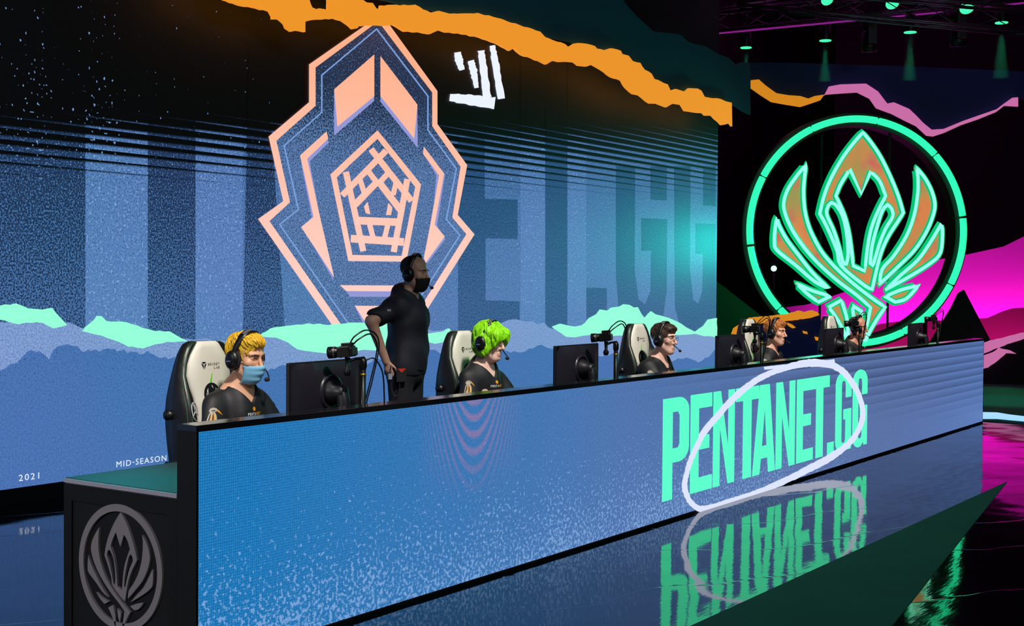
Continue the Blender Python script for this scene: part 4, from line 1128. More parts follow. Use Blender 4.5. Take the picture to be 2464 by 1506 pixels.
def hair_locks(ob, V, H, R, mat, kind, rng):
    """tapered strands combed over the hair volume, pressed to its surface"""
    P = (V - H) @ R
    parts = []
    n = {'bob': 260, 'wavy': 260, 'short': 170}[kind]
    crown = np.array((0.0, 0.035, 0.14))
    cand = np.where(P[:, 2] > (-0.06 if kind == 'bob' else -0.01))[0]
    ctr = np.array((0, 0.01, 0.03))
    for i in rng.choice(cand, n):
        p = P[i].copy(); pts = []
        ln = rng.uniform(0.035, 0.07) * (1.35 if kind == 'bob' else 1.0)
        nrm0 = p - ctr
        curl = rng.uniform(-0.5, 0.5)
        for k in range(7):
            nr = p - ctr; nr /= np.linalg.norm(nr)
            away = p - crown; away -= nr * (away @ nr); away /= np.linalg.norm(away) + 1e-6
            if kind != 'bob' and p[2] > 0.06: away = away + np.array((0.35, -0.8, 0)); away -= nr * (away @ nr); away /= np.linalg.norm(away)
            side = np.cross(nr, away)
            d = away + side * curl * math.sin(k * (1.1 if kind == 'wavy' else 0.5)); d /= np.linalg.norm(d)
            j = np.argmin(((P - p) ** 2).sum(1))
            q = P[j] * 0.75 + p * 0.25
            pts.append(H + R @ (q + nr * (0.0008 + 0.002 * math.sin(math.pi * k / 6))))
            p = q + d * ln / 6
            if p[1] < -0.06 and p[2] < (0.0 if kind == 'bob' else 0.072) and abs(p[0]) < 0.068: break
        if len(pts) < 4: continue
        m = len(pts); w = rng.uniform(0.0018, 0.0036)
        parts.append(tube_data(pts, [w * (0.35 + 0.65 * math.sin(math.pi * min(1, (k + 0.6) / m))) for k in range(m)], 5))
    Vv, F = join_data(parts)
    lk = mesh_obj('hair_strands', Vv, F, mat, ob, True); lk['kind'] = 'stuff'

def headset(H, R, base, label, band=1.0, boom=True):
    """gaming headset worn on a head at H (local to person) ; base = person root (location + rotation)"""
    o = empty('gaming_headset', base.location, base.rotation_euler[2], label, 'headset', 'player headsets')
    HB = pbr('headset_black', (14, 14, 17), 0.38); HC = pbr('headset_cushion', (22, 22, 25), 0.8); HG = pbr('headset_silver', (165, 168, 178), 0.3, 0.7)
    T = lambda p: H + R @ np.array(p, float)
    pts = []
    for i in range(25):
        a = math.radians(-6 + 192 * i / 24)
        pts.append(T((0.098 * math.cos(a), 0.004 - 0.012 * math.sin(a), 0.016 + 0.134 * math.sin(a) * (1 if math.sin(a) > 0 else 0.6))))
    Vs, Fs = [], []
    up = []
    for i, p in enumerate(pts):
        t = pts[min(i + 1, 24)] - pts[max(i - 1, 0)]; t /= np.linalg.norm(t)
        f = R @ np.array((0, -1.0, 0)); nrm = np.cross(t, f)
        w = 0.020 if 6 < i < 18 else 0.014
        for a, b in ((-w, -0.006), (w, -0.006), (w, 0.007), (-w, 0.007)): Vs.append(p + f * a - nrm * b)
        if i:
            k = 4 * i
            for j in range(4): Fs.append((k - 4 + j, k - 4 + (j + 1) % 4, k + (j + 1) % 4, k + j))
    Fs += [(3, 2, 1, 0), (96, 97, 98, 99)]
    mesh_obj('headband', Vs, Fs, HB, o, True)
    lab = [pts[i] * 1.0 + (pts[i] - T((0, 0, 0.03))) / np.linalg.norm(pts[i] - T((0, 0, 0.03))) * 0.0075 for i in range(8, 17)]
    V2, F2 = [], []
    for i, p in enumerate(lab):
        f = R @ np.array((0, -1.0, 0))
        V2 += [p - f * 0.011, p + f * 0.011]
        if i: F2.append((2 * i - 2, 2 * i - 1, 2 * i + 1, 2 * i))
    mesh_obj('band_print', V2, F2, HG, o)
    for s in (-1, 1):
        ax = R @ np.array((float(s), 0, 0)); c = T((s * 0.078, 0.006, -0.006)); up = R @ np.array((0, 0, 1.0)); fw = R @ np.array((0, -1.0, 0))
        def ring(profile, nseg=22):
            V, F = [], []
            for i, (d, r) in enumerate(profile):
                for k in range(nseg):
                    th = 2 * math.pi * k / nseg
                    V.append(c + ax * d + (up * 1.2 * math.sin(th) + fw * math.cos(th)) * r)
                if i:
                    for k in range(nseg):
                        a, b = (i - 1) * nseg + k, (i - 1) * nseg + (k + 1) % nseg
                        F.append((a, b, b + nseg, a + nseg))
            F.append(tuple(range(nseg))[::-1]); F.append(tuple(range((len(profile) - 1) * nseg, len(profile) * nseg)))
            return V, F
        V, F = ring([(0.0, 0.030), (0.0, 0.044), (0.010, 0.047), (0.020, 0.044)]); mesh_obj('ear_cushion', V, F, HC, o, True)
        V, F = ring([(0.016, 0.040), (0.022, 0.044), (0.034, 0.041), (0.044, 0.030), (0.047, 0.016)]); cup = mesh_obj('ear_cup', V, F, HB, o, True)
        V, F = ring([(0.0462, 0.004), (0.0478, 0.004)]); 
        mesh_obj('cup_print', [c + ax * 0.0478 + fw * a + up * b for a, b in ((-0.016, -0.012), (0.012, -0.006), (0.012, -0.0005), (-0.016, -0.0065))], [(0, 1, 2, 3) if s > 0 else (3, 2, 1, 0)], HG, cup)
        tube('slider', [T((s * 0.098, 0.004, 0.03)), T((s * 0.108, 0.005, 0.0))], 0.008, HB, o, 6)
    if boom:
        bp = [T((0.104, -0.03, -0.035)), T((0.098, -0.075, -0.068)), T((0.070, -0.115, -0.086)), T((0.036, -0.138, -0.088))]
        tube('mic_boom', smooth_path(bp, 6), 0.0035, HB, o, 6)
        tube('microphone', [T((0.042, -0.135, -0.088)), T((0.036, -0.139, -0.088)), T((0.016, -0.144, -0.087)), T((0.010, -0.145, -0.087))], [0.006, 0.0115, 0.0115, 0.005], HC, o, 10)
    return o

def decal(name, loops, bvh, o, ex, ey, d, mat, parent, off=0.003):
    """flat print pressed on a cloth surface by casting from plane (o,ex,ey) along d"""
    V, F = [], []
    for item in loops:
        if isinstance(item, tuple): P2, F2 = item
        else:
            tr = tessellate_polygon([[Vector((a, b, 0)) for a, b in item]]); P2, F2 = item, tr
        k = len(V); ok = True; W = []
        for q in P2:
            s = Vector(np.array(o) + np.array(ex) * q[0] + np.array(ey) * q[1])
            h = bvh.ray_cast(s, Vector(d))
            if h[0] is None: ok = False; break
            W.append(h[0] - Vector(d) * off)
        if ok:
            V += W
            for t in F2:
                t = tuple(t)
                n_ = (W[t[1]] - W[t[0]]).cross(W[t[2]] - W[t[0]])
                F.append(tuple(i + k for i in (t if n_.dot(Vector(d)) < 0 else t[::-1])))
    if not F: return None
    return mesh_obj(name, V, F, mat, parent)
def txt2(body, w, h, bold=0.02, at=(0, 0)):
    V, F = text_mesh(body, 1.0, bold)
    V[:, 0] *= w / V[:, 0].max(); V[:, 1] *= h / V[:, 1].max()
    return ([(v[0] + at[0] - w / 2, v[1] + at[1]) for v in V], F)

GOLD = pbr('print_gold', (220, 150, 30), 0.6); PWHITE = pbr('print_white', (225, 225, 228), 0.6); PGREY = pbr('print_grey', (180, 172, 158), 0.6)
def hand(S, w, dirv, side, flat=True):
    """palm, four fingers and a thumb resting on a table"""
    w = np.array(w, float); d = np.array(dirv, float); d /= np.linalg.norm(d); l = np.cross((0, 0, 1.0), d)
    S.ell(w + d * 0.045, (0.036, 0.046, 0.015), 0.012)
    for i, ln in zip((-1.5, -0.5, 0.5, 1.5), (0.062, 0.074, 0.078, 0.066)):
        a = w + d * 0.080 + l * 0.017 * i; b = a + d * ln * 0.55 + np.array((0, 0, 0.008)); e = b + d * ln * 0.45 - np.array((0, 0, 0.018))
        S.cap(a, b, 0.0085, 0.0080, 0.004); S.cap(b, e, 0.0080, 0.0068, 0.003)
    t = w + d * 0.03 + l * 0.030 * side
    S.cap(t, t + d * 0.035 + l * 0.024 * side, 0.0105, 0.0092, 0.006); S.cap(t + d * 0.035 + l * 0.024 * side, t + d * 0.062 + l * 0.026 * side, 0.0092, 0.0075, 0.003)

def seated(X, Y, label, skin, hair, hairkind, brow, jersey_rgb, dz=0.0, yaw=0.0, pitch=0.10, hs_label='', mask=False, glasses=False, name_text='', stubble=0.0, seed=1, rz=0.0, nose=1.0, jaw=1.0, hx=0.0):
    root = empty('person', (X, Y, 0), rz, label, 'person', 'seated players')
    H = np.array((hx, -0.045, 1.208 + dz)); R = rotm(yaw, pitch)
    SH = 1.018 + dz
    def torso(S, g=0.0, arms=True):
        S.ell((0, 0.03, 0.57), (0.165, 0.135, 0.12), 0.04, grow=g)
        S.ell((0, 0.035, 0.72), (0.148, 0.110, 0.16), 0.05, grow=g)
        S.ell((0, 0.015, 0.895 + dz), (0.152, 0.108, 0.145), 0.06, grow=g)
        for s in (-1, 1): S.cap((s * 0.030, 0.022, SH + 0.022), (s * 0.148, 0.018, SH - 0.066), 0.054, 0.050, 0.05, grow=g)
        S.cap((0, 0.020, SH - 0.01), (0.0, 0.010, SH + 0.040), 0.080, 0.058, 0.06, grow=g * 0.4)      # trapezius
    # --- continuous body
    S = SDF(axis(-0.36, 0.36, H[0] - 0.105, H[0] + 0.105, 0.0032, 0.010), axis(-0.62, 0.22, H[1] - 0.14, H[1] + 0.115, 0.0032, 0.010), axis(0.0, 1.36 + dz, H[2] - 0.125, H[2] + 0.15, 0.0032, 0.010))
    torso(S)
    for s in (-1, 1):
        S.cap((s * 0.158, 0.018, SH - 0.070), (s * 0.225, -0.06, 0.790), 0.046, 0.041, 0.04)
        S.cap((s * 0.225, -0.06, 0.790), (s * 0.165, -0.33, 0.770), 0.042, 0.027, 0.02)
        hand(S, (s * 0.163, -0.335, 0.752), (-0.12 * s, -1, 0), -s)
        S.cap((s * 0.09, 0.0, 0.54), (s * 0.11, -0.40, 0.53), 0.085, 0.060, 0.04)
        S.cap((s * 0.11, -0.40, 0.53), (s * 0.11, -0.36, 0.10), 0.058, 0.040, 0.03)
        S.ell((s * 0.11, -0.42, 0.045), (0.042, 0.11, 0.042), 0.03)
    nb = np.array((0, 0.012, SH + 0.01))
    S.cap(nb, H + R @ np.array((0, 0.012, -0.055)), 0.056, 0.049, 0.03)
    head_prims(S, H, R, not mask, nose, jaw)
    V, Q = S.mesh()
    body = np_mesh('body', V, Q, skin_mat('skin_%d' % seed, skin), root, skin_cols(V, H, R, not mask, stubble))
    add_eyes(root, H, R, brow)
    # --- jersey
    JM = pbr('jersey_%d_%d_%d' % jersey_rgb, jersey_rgb, 0.62, bump=0.35, bscale=26)
    S = SDF(np.arange(-0.36, 0.36, 0.0066), np.arange(-0.28, 0.24, 0.0066), np.arange(0.46, 1.16 + dz, 0.0066))
    torso(S, 0.014)
    for s in (-1, 1):
        S.cap((s * 0.152, 0.018, SH - 0.068), (s * 0.224, -0.05, 0.80 + dz * 0.5), 0.060, 0.070, 0.05)
        S.ell((s * 0.228, -0.06, 0.765), (0.12, 0.12, 0.045), 0.005, None, 's')     # open sleeve end
    g = np.meshgrid(*S.ax, indexing='ij')
    rng = np.random.RandomState(seed)
    for _ in range(5):                                # soft folds
        d = rng.normal(size=3) * np.array((1.0, 1.0, 0.5)); d *= rng.uniform(22, 46) / np.linalg.norm(d)
        S.F += 0.0052 * np.sin(g[0] * d[0] + g[1] * d[1] + g[2] * d[2] + rng.uniform(0, 6)).astype(np.float32)
    S.cap(nb - np.array((0, -0.008, 0.02)), H, 0.064, 0.064, 0.004, 's')              # neck opening
    S.F = np.maximum(S.F, -np.maximum((SH - 0.050) + 1.05 * np.abs(g[0]) - g[2], g[1] - 0.025).astype(np.float32))  # v-neck
    S.F = np.maximum(S.F, (0.52 - g[2]).astype(np.float32))
    V, Q = S.mesh(); V = relax(V, Q, 3)
    jer = np_mesh('jersey', V, Q, JM, root)
    bvh = BVHTree.FromPolygons([tuple(v) for v in V], [tuple(q) for q in Q])
    # prints on the chest and sleeve
    cz = SH - 0.112
    pent = [(0.013 * math.sin(2 * math.pi * i / 5), 0.013 * math.cos(2 * math.pi * i / 5) + 0.034) for i in range(5)]
    decal('chest_badge', [pent], bvh, (0, -0.5, cz), (1, 0, 0), (0, 0, 1), (0, 1, 0), GOLD, jer)
    for i, ch in enumerate('PENTANET'):
        decal('chest_letter', [txt2(ch, 0.0095, 0.015, 0.02, (-0.047 + i * 0.0134, 0.0))], bvh, (0, -0.5, cz), (1, 0, 0), (0, 0, 1), (0, 1, 0), PWHITE if i < 5 else GOLD, jer)
    for i, ch in enumerate('PENTANET.GG'):
        decal('chest_letter', [txt2(ch, 0.013 if ch != '.' else 0.004, 0.021, 0.03, (-0.085 + i * 0.017, 0.0))], bvh, (0, -0.5, cz - 0.055), (1, 0, 0), (0, 0, 1), (0, 1, 0), GOLD if 4 < i < 8 else PWHITE, jer)
    dv = np.array((0.80, 0.60, 0.0)); ex = np.array((0.60, -0.80, 0.0))
    for s in (-1, 1):
        dd = dv * np.array((-s, 1, 1)); e2 = ex * np.array((-s, 1, 1)) * (1 if s < 0 else -1)
        o0 = np.array((s * 0.200, -0.02, SH - 0.105)) - dd * 0.4
        def leaf(a, b, w, bend=0.006):
            a, b = np.array(a), np.array(b); t = b - a; nn = np.array((-t[1], t[0])) / np.linalg.norm(t); q = []
            for sgn in (1, -1):
                for u in (np.linspace(0, 1, 6) if sgn > 0 else np.linspace(1, 0, 6)[1:-1]):
                    q.append(tuple(a + t * u + nn * (sgn * w * math.sin(math.pi * u ** 0.8) + bend * math.sin(math.pi * u))))
            return q
        for i, e_ in enumerate(((-0.036, -0.046), (-0.024, -0.062), (-0.010, -0.070), (0.004, -0.064))):
            st_ = (-0.014 + 0.006 * i, 0.026)
            fth = decal('sleeve_feather', [leaf(st_, e_, 0.0085)], bvh, o0, e2, (0, 0, 1), dd, PGREY, jer)
            if fth: decal('feather_quill', [leaf((st_[0], st_[1] - 0.006), (e_[0] * 0.92, e_[1] * 0.9), 0.0042)], bvh, o0, e2, (0, 0, 1), dd, GOLD if i % 2 else JM, fth, 0.0045)
        decal('sleeve_crest', [[(-0.024, 0.026), (-0.018, 0.040), (-0.002, 0.046), (0.014, 0.040), (0.022, 0.028), (0.008, 0.024), (-0.008, 0.020)]], bvh, o0, e2, (0, 0, 1), dd, PGREY, jer, 0.0038)
        decal('sleeve_beak', [[(0.012, 0.036), (0.024, 0.030), (0.042, 0.004), (0.020, 0.022)]], bvh, o0, e2, (0, 0, 1), dd, GOLD, jer, 0.004)
        if name_text and s < 0:
            for i, ch in enumerate(name_text):
                decal('sleeve_letter', [txt2(ch, 0.012 if ch != 'I' else 0.004, 0.021, 0.03, (-0.018 + i * 0.016, -0.098))], bvh, o0, e2, (0, 0, 1), dd, PWHITE, jer)
    # --- trousers
    S = SDF(np.arange(-0.24, 0.24, 0.012), np.arange(-0.55, 0.20, 0.012), np.arange(0.02, 0.70, 0.012))
    S.ell((0, 0.03, 0.57), (0.176, 0.146, 0.125), 0.04)
    for s in (-1, 1):
        S.cap((s * 0.09, 0.0, 0.54), (s * 0.11, -0.40, 0.53), 0.094, 0.070, 0.03)
        S.cap((s * 0.11, -0.40, 0.53), (s * 0.11, -0.36, 0.10), 0.068, 0.055, 0.02)
    V, Q = S.mesh(); np_mesh('trousers', V, Q, pbr('trousers_black', (14, 14, 18), 0.8), root)
    hair_mesh('hair', root, H, R, hair, hairkind, seed)
    if mask: face_mask(root, H, R, pbr('mask_blue', (120, 185, 220), 0.75, bump=0.2, bscale=90))
    if glasses: spectacles(root, H, R)
    headset(H, R, root, hs_label)
    return root

def face_mask(root, H, R, mat, pleats=True):
    V, F = [], []
    nu, nv = 25, 17
    for j in range(nv):
        v = j / (nv - 1)                       # 0 top, 1 bottom
        z = -0.024 - 0.102 * v
        for i in range(nu):
            a = -1 + 2 * i / (nu - 1)
            half = 0.069 - 0.006 * v - 0.012 * (v ** 3)
            x = a * half
            prof = float(np.interp(v, [0, 0.12, 0.35, 0.75, 0.9, 1.0], [0.126, 0.132, 0.128, 0.112, 0.100, 0.086]))
            y = -(prof - (0.072 - 0.016 * v) * abs(a) ** 2.4 - 0.010 * abs(a))
            if pleats: y -= 0.0022 * math.sin(v * math.pi * 6.0) * (1 - a * a)
            top = 0.008 * (1 - abs(a)) if v == 0 else 0
            V.append(H + R @ np.array((x, y, z + 0.010 * (1 - v) * (1 - abs(a) ** 1.5) - 0.004 * abs(a))))
    for j in range(nv - 1):
        for i in range(nu - 1):
            k = j * nu + i; F.append((k, k + nu, k + nu + 1, k + 1))
    o = mesh_obj('face_mask', V, F, mat, root, True)
    md = o.modifiers.new('thickness', 'SOLIDIFY'); md.thickness = 0.002
    for s in (-1, 1):
        for z0, z1 in ((-0.016, 0.012), (-0.095, -0.022)):
            tube('ear_loop', [H + R @ np.array(p) for p in ((s * 0.064 * (1 if z0 > -0.05 else 0.78), -0.040 - 0.01 * (z0 < -0.05), z0), (s * 0.074, -0.012, (z0 + z1) / 2), (s * 0.080, 0.008, z1))], 0.0014, pbr('mask_loop', (200, 205, 210), 0.8), o, 5)
    return o
def spectacles(root, H, R):
    m = pbr('spectacle_wire', (30, 30, 34), 0.25, 0.6)
    g = empty('spectacles', (0, 0, 0)); g.parent = root
    parts = []
    for s in (-1, 1):
        ring = [H + R @ np.array((s * 0.033 + 0.023 * math.cos(t), -0.104 + 0.010 * abs(s * 0.033 + 0.023 * math.cos(t)) * 8 - 0.008, 0.012 + 0.018 * math.sin(t))) for t in np.linspace(0, 2 * math.pi, 20, endpoint=False)]
        parts.append(tube_data(ring, 0.0013, 5, True))
        parts.append(tube_data([H + R @ np.array(p) for p in ((s * 0.056, -0.105, 0.014), (s * 0.070, -0.085, 0.016), (s * 0.080, 0.0, 0.014))], 0.0013, 5))
    parts.append(tube_data([H + R @ np.array(p) for p in ((-0.010, -0.113, 0.016), (0.0, -0.118, 0.018), (0.010, -0.113, 0.016))], 0.0013, 5))
    V, F = join_data(parts); bpy.data.objects.remove(g)
    mesh_obj('spectacles', V, F, m, root, True)

# ================================================================== PLAYERS
def hairm(name, rgb, rough=0.55): return pbr(name, rgb, rough, noise=0.22, nscale=60, bump=0.5, bscale=120)
JR = (20, 21, 26)
seated(STX[0] + 0.12, 1.05, 'seated player with yellow hair and a pale blue face mask in a black jersey', (214, 160, 128), hairm('hair_yellow', (226, 182, 44)), 'wavy', (70, 48, 30), JR, 0.0, 0.06, 0.17, 'black headset worn over yellow hair', mask=True, name_text='RIO', seed=1, hx=0.0)
seated(STX[1] + 0.02, 1.05, 'seated player with neon green chin-length hair in a black jersey', (232, 190, 172), hairm('hair_green', (150, 235, 10)), 'bob', (96, 84, 48), JR, 0.015, 0.05, 0.14, 'black headset worn over neon green hair', glasses=True, name_text='ABU', seed=2)
seated(STX[2] + 0.10, 1.05, 'seated player with short brown hair and glasses in a black jersey', (228, 182, 160), hairm('hair_brown', (62, 42, 32)), 'short', (60, 40, 30), JR, -0.042, 0.02, 0.04, 'black headset worn over short brown hair', glasses=True, seed=3)
seated(STX[3] + 0.10, 1.05, 'seated player with ginger hair in a black hooded top beside the giant screen edge', (232, 178, 150), hairm('hair_ginger', (196, 120, 56)), 'short', (150, 92, 48), (16, 16, 19), -0.047, 0.03, 0.05, 'black headset worn over ginger hair', stubble=0.15, seed=4)
seated(STX[4] + 0.10, 1.05, 'farthest seated player with cropped hair half hidden by the fourth monitor', (206, 142, 116), hairm('hair_crop', (70, 52, 40)), 'buzz', (70, 50, 40), (16, 16, 19), -0.055, 0.03, 0.08, 'black headset on the farthest player', glasses=True, stubble=0.3, seed=5)

# ------------------------------------------------------------------ standing man
def standing():
    root = empty('person', (3.81, 1.95, 0), 0.24, 'standing man in black polo and black face mask with a hand on his hip', 'person')
    H = np.array((0.0, -0.050, 1.69)); R = rotm(0.02, 0.10)
    def torso(S, g=0.0):
        S.ell((0, 0.015, 0.98), (0.168, 0.122, 0.13), 0.05, grow=g)
        S.ell((0, 0.0, 1.14), (0.160, 0.125, 0.16), 0.06, grow=g)
        S.ell((0, -0.005, 1.345), (0.160, 0.125, 0.165), 0.06, grow=g)
        for s in (-1, 1): S.cap((s * 0.032, 0.016, 1.545), (s * 0.150, 0.014, 1.452), 0.054, 0.052, 0.06, grow=g)
        S.cap((0, 0.012, 1.47), (0, 0.0, 1.525), 0.086, 0.062, 0.07, grow=g * 0.3)
    # his right arm (hand on hip) and left arm hanging
    ra = [(-0.155, 0.02, 1.445), (-0.300, 0.150, 1.345), (-0.205, 0.075, 1.05)]
    la = [(0.16, 0.03, 1.455), (0.195, 0.06, 1.14), (0.185, 0.05, 0.89)]
    S = SDF(axis(-0.44, 0.40, H[0] - 0.105, H[0] + 0.105, 0.0034, 0.010), axis(-0.28, 0.30, H[1] - 0.14, H[1] + 0.115, 0.0034, 0.010), axis(0.0, 1.88, H[2] - 0.125, H[2] + 0.15, 0.0034, 0.010))
    torso(S)
    for a in (ra, la):
        S.cap(a[0], a[1], 0.047, 0.042, 0.03); S.cap(a[1], a[2], 0.043, 0.029, 0.02)
    # right hand: palm on the hip pocket, fingers pointing down and forward
    w = np.array(ra[2]); d = np.array((0.25, -0.25, -0.93)); d /= np.linalg.norm(d)
    S.ell(w + d * 0.045, (0.018, 0.036, 0.046), 0.012)
    for i, ln in zip((-1.5, -0.5, 0.5, 1.5), (0.060, 0.074, 0.078, 0.066)):
        b0 = w + d * 0.078 + np.array((0.004, 0.016 * i, 0)); b1 = b0 + d * ln * 0.55; b2 = b1 + d * ln * 0.4 + np.array((0.012, 0, 0))
        S.cap(b0, b1, 0.0088, 0.0082, 0.004); S.cap(b1, b2, 0.0082, 0.0070, 0.003)
    t0 = w + d * 0.02 + np.array((0.0, -0.030, 0)); t1 = t0 + np.array((0.008, -0.036, -0.028)); S.cap(t0, t1, 0.011, 0.0095, 0.006); S.cap(t1, t1 + np.array((0.006, -0.012, -0.028)), 0.0095, 0.0078, 0.003)
    w = np.array(la[2]); d = np.array((-0.05, -0.25, -0.96))
    S.ell(w + d * 0.045, (0.017, 0.034, 0.046), 0.012)
    for i, ln in zip((-1.5, -0.5, 0.5, 1.5), (0.060, 0.074, 0.078, 0.066)):
        b0 = w + d * 0.078 + np.array((0, 0.016 * i, 0)); b1 = b0 + d * ln * 0.55; S.cap(b0, b1, 0.0088, 0.0082, 0.004); S.cap(b1, b1 + np.array((-0.014, -0.01, -0.026)), 0.0082, 0.0070, 0.003)
    t0 = w + d * 0.02 + np.array((0, -0.03, 0)); S.cap(t0, t0 + np.array((-0.01, -0.025, -0.04)), 0.011, 0.009, 0.006)
    for s in (-1, 1):
        S.cap((s * 0.09, 0.015, 0.94), (s * 0.105, 0.0, 0.50), 0.088, 0.058, 0.04)
        S.cap((s * 0.105, 0.0, 0.50), (s * 0.11, 0.03, 0.09), 0.056, 0.040, 0.03)
        S.ell((s * 0.12, -0.045, 0.045), (0.045, 0.125, 0.045), 0.03)
    S.cap((0, 0.008, 1.52), H + R @ np.array((0, 0.012, -0.055)), 0.060, 0.055, 0.03)
    head_prims(S, H, R, False, 1.1, 1.1)
    V, Q = S.mesh()
    np_mesh('body', V, Q, skin_mat('skin_man', (216, 168, 142)), root, skin_cols(V, H, R, False, 0.6))
    add_eyes(root, H, R, (40, 28, 22))
    S = SDF(np.arange(-0.40, 0.36, 0.008), np.arange(-0.26, 0.28, 0.008), np.arange(0.86, 1.66, 0.008))
    torso(S, 0.022)
    for a in (ra, la):
        a = [np.array(q) for q in a]; e = a[0] + (a[1] - a[0]) * 0.82
        S.cap(a[0], e, 0.068, 0.068, 0.06)
        cutc = a[0] + (a[1] - a[0]) * 1.06
        S.ell(cutc, (0.085, 0.085, 0.062), 0.004, None, 's', m=0.06)
    g = np.meshgrid(*S.ax, indexing='ij'); rng = np.random.RandomState(9)
    for _ in range(5):
        d = rng.normal(size=3) * np.array((1.0, 1.0, 0.6)); d *= rng.uniform(20, 44) / np.linalg.norm(d)
        S.F += 0.0042 * np.sin(g[0] * d[0] + g[1] * d[1] + g[2] * d[2] + rng.uniform(0, 6)).astype(np.float32)
    S.cap((0, 0.008, 1.50), H, 0.068, 0.068, 0.004, 's')
    S.F = np.maximum(S.F, -np.maximum(1.475 + 1.2 * np.abs(g[0]) - g[2], g[1] + 0.01).astype(np.float32))
    S.F = np.maximum(S.F, (0.94 - g[2]).astype(np.float32))
    V, Q = S.mesh(); V = relax(V, Q, 4); shirt = np_mesh('polo_shirt', V, Q, pbr('polo_navy', (24, 26, 40), 0.7, bump=0.4, bscale=24), root)
    bvh = BVHTree.FromPolygons([tuple(v) for v in V], [tuple(q) for q in Q])
    decal('chest_badge', [[(0.020 * math.cos(t), 0.026 * math.sin(t)) for t in np.linspace(0, 2 * math.pi, 14, endpoint=False)]], bvh, (0.075, -0.5, 1.41), (1, 0, 0), (0, 0, 1), (0, 1, 0), pbr('badge_grey', (150, 150, 160), 0.6), shirt)
    decal('sleeve_badge', [[(-0.014, -0.008), (0.014, -0.008), (0.014, 0.008), (-0.014, 0.008)]], bvh, (-0.23 - 0.5, 0.05 - 0.4, 1.425), (0.62, -0.78, 0), (0, 0, 1), (0.78, 0.62, 0), pbr('badge_grey', (150, 150, 160), 0.6), shirt)
    S = SDF(np.arange(-0.26, 0.26, 0.010), np.arange(-0.20, 0.22, 0.010), np.arange(0.05, 1.06, 0.010))
    S.ell((0, 0.015, 0.96), (0.176, 0.132, 0.12), 0.04)
    for s in (-1, 1):
        S.cap((s * 0.09, 0.015, 0.94), (s * 0.105, 0.0, 0.50), 0.098, 0.070, 0.03)
        S.cap((s * 0.105, 0.0, 0.50), (s * 0.11, 0.03, 0.10), 0.068, 0.060, 0.02)
    V, Q = S.mesh(); np_mesh('jeans', V, Q, pbr('jeans_black', (17, 18, 26), 0.85, bump=0.4, bscale=30), root)
    tube('belt', [(0.180 * math.cos(t), 0.015 + 0.137 * math.sin(t), 0.985) for t in np.linspace(0, 2 * math.pi, 32, endpoint=False)], 0.012, pbr('belt_black', (10, 10, 10), 0.5), root, 6, True)
    hair_mesh('hair', root, H, R, pbr('hair_dark', (38, 30, 27), 0.8, noise=0.2, nscale=80), 'buzz', 6)
    face_mask(root, H, R, pbr('mask_black', (14, 14, 17), 0.8), False)
    headset(H, R, root, 'black intercom headset on the standing man')
    # belt pack with red cap and a card, clipped to the belt
    def wp(p): return Vector((3.81, 1.95, 0)) + Matrix.Rotation(0.24, 3, 'Z') @ Vector(p)
    bp = empty('belt_pack', wp((-0.200, -0.045, 0.905)), -0.95 + 0.24, 'small black intercom belt pack with a red cap on the man hip', 'radio pack')
    box('pack_case', (-0.035, -0.014, 0.0), (0.035, 0.014, 0.095), pbr('pack_black', (22, 22, 26), 0.5), bp, 0.004)
    mesh_obj('red_cap', [(-0.03, -0.0155, 0.098), (0.03, -0.0155, 0.098), (0.0, -0.0155, 0.068), (-0.03, -0.010, 0.098), (0.03, -0.010, 0.098), (0.0, -0.010, 0.068)], [(0, 2, 1), (3, 4, 5), (0, 1, 4, 3), (1, 2, 5, 4), (2, 0, 3, 5)], pbr('cap_red', (210, 50, 30), 0.5), bp)
    tube('pack_cable', smooth_path([(-0.01, 0, 0.0), (-0.02, -0.01, -0.08), (-0.05, -0.015, -0.10), (-0.07, 0.0, -0.05), (-0.075, 0.02, 0.06), (-0.07, 0.03, 0.12)], 6), 0.003, pbr('pack_black', (22, 22, 26), 0.5), bp, 6)
    box('card', (-0.095, -0.004, 0.02), (-0.068, 0.0, 0.062), pbr('card_white', (150, 160, 180), 0.6), bp)
standing()

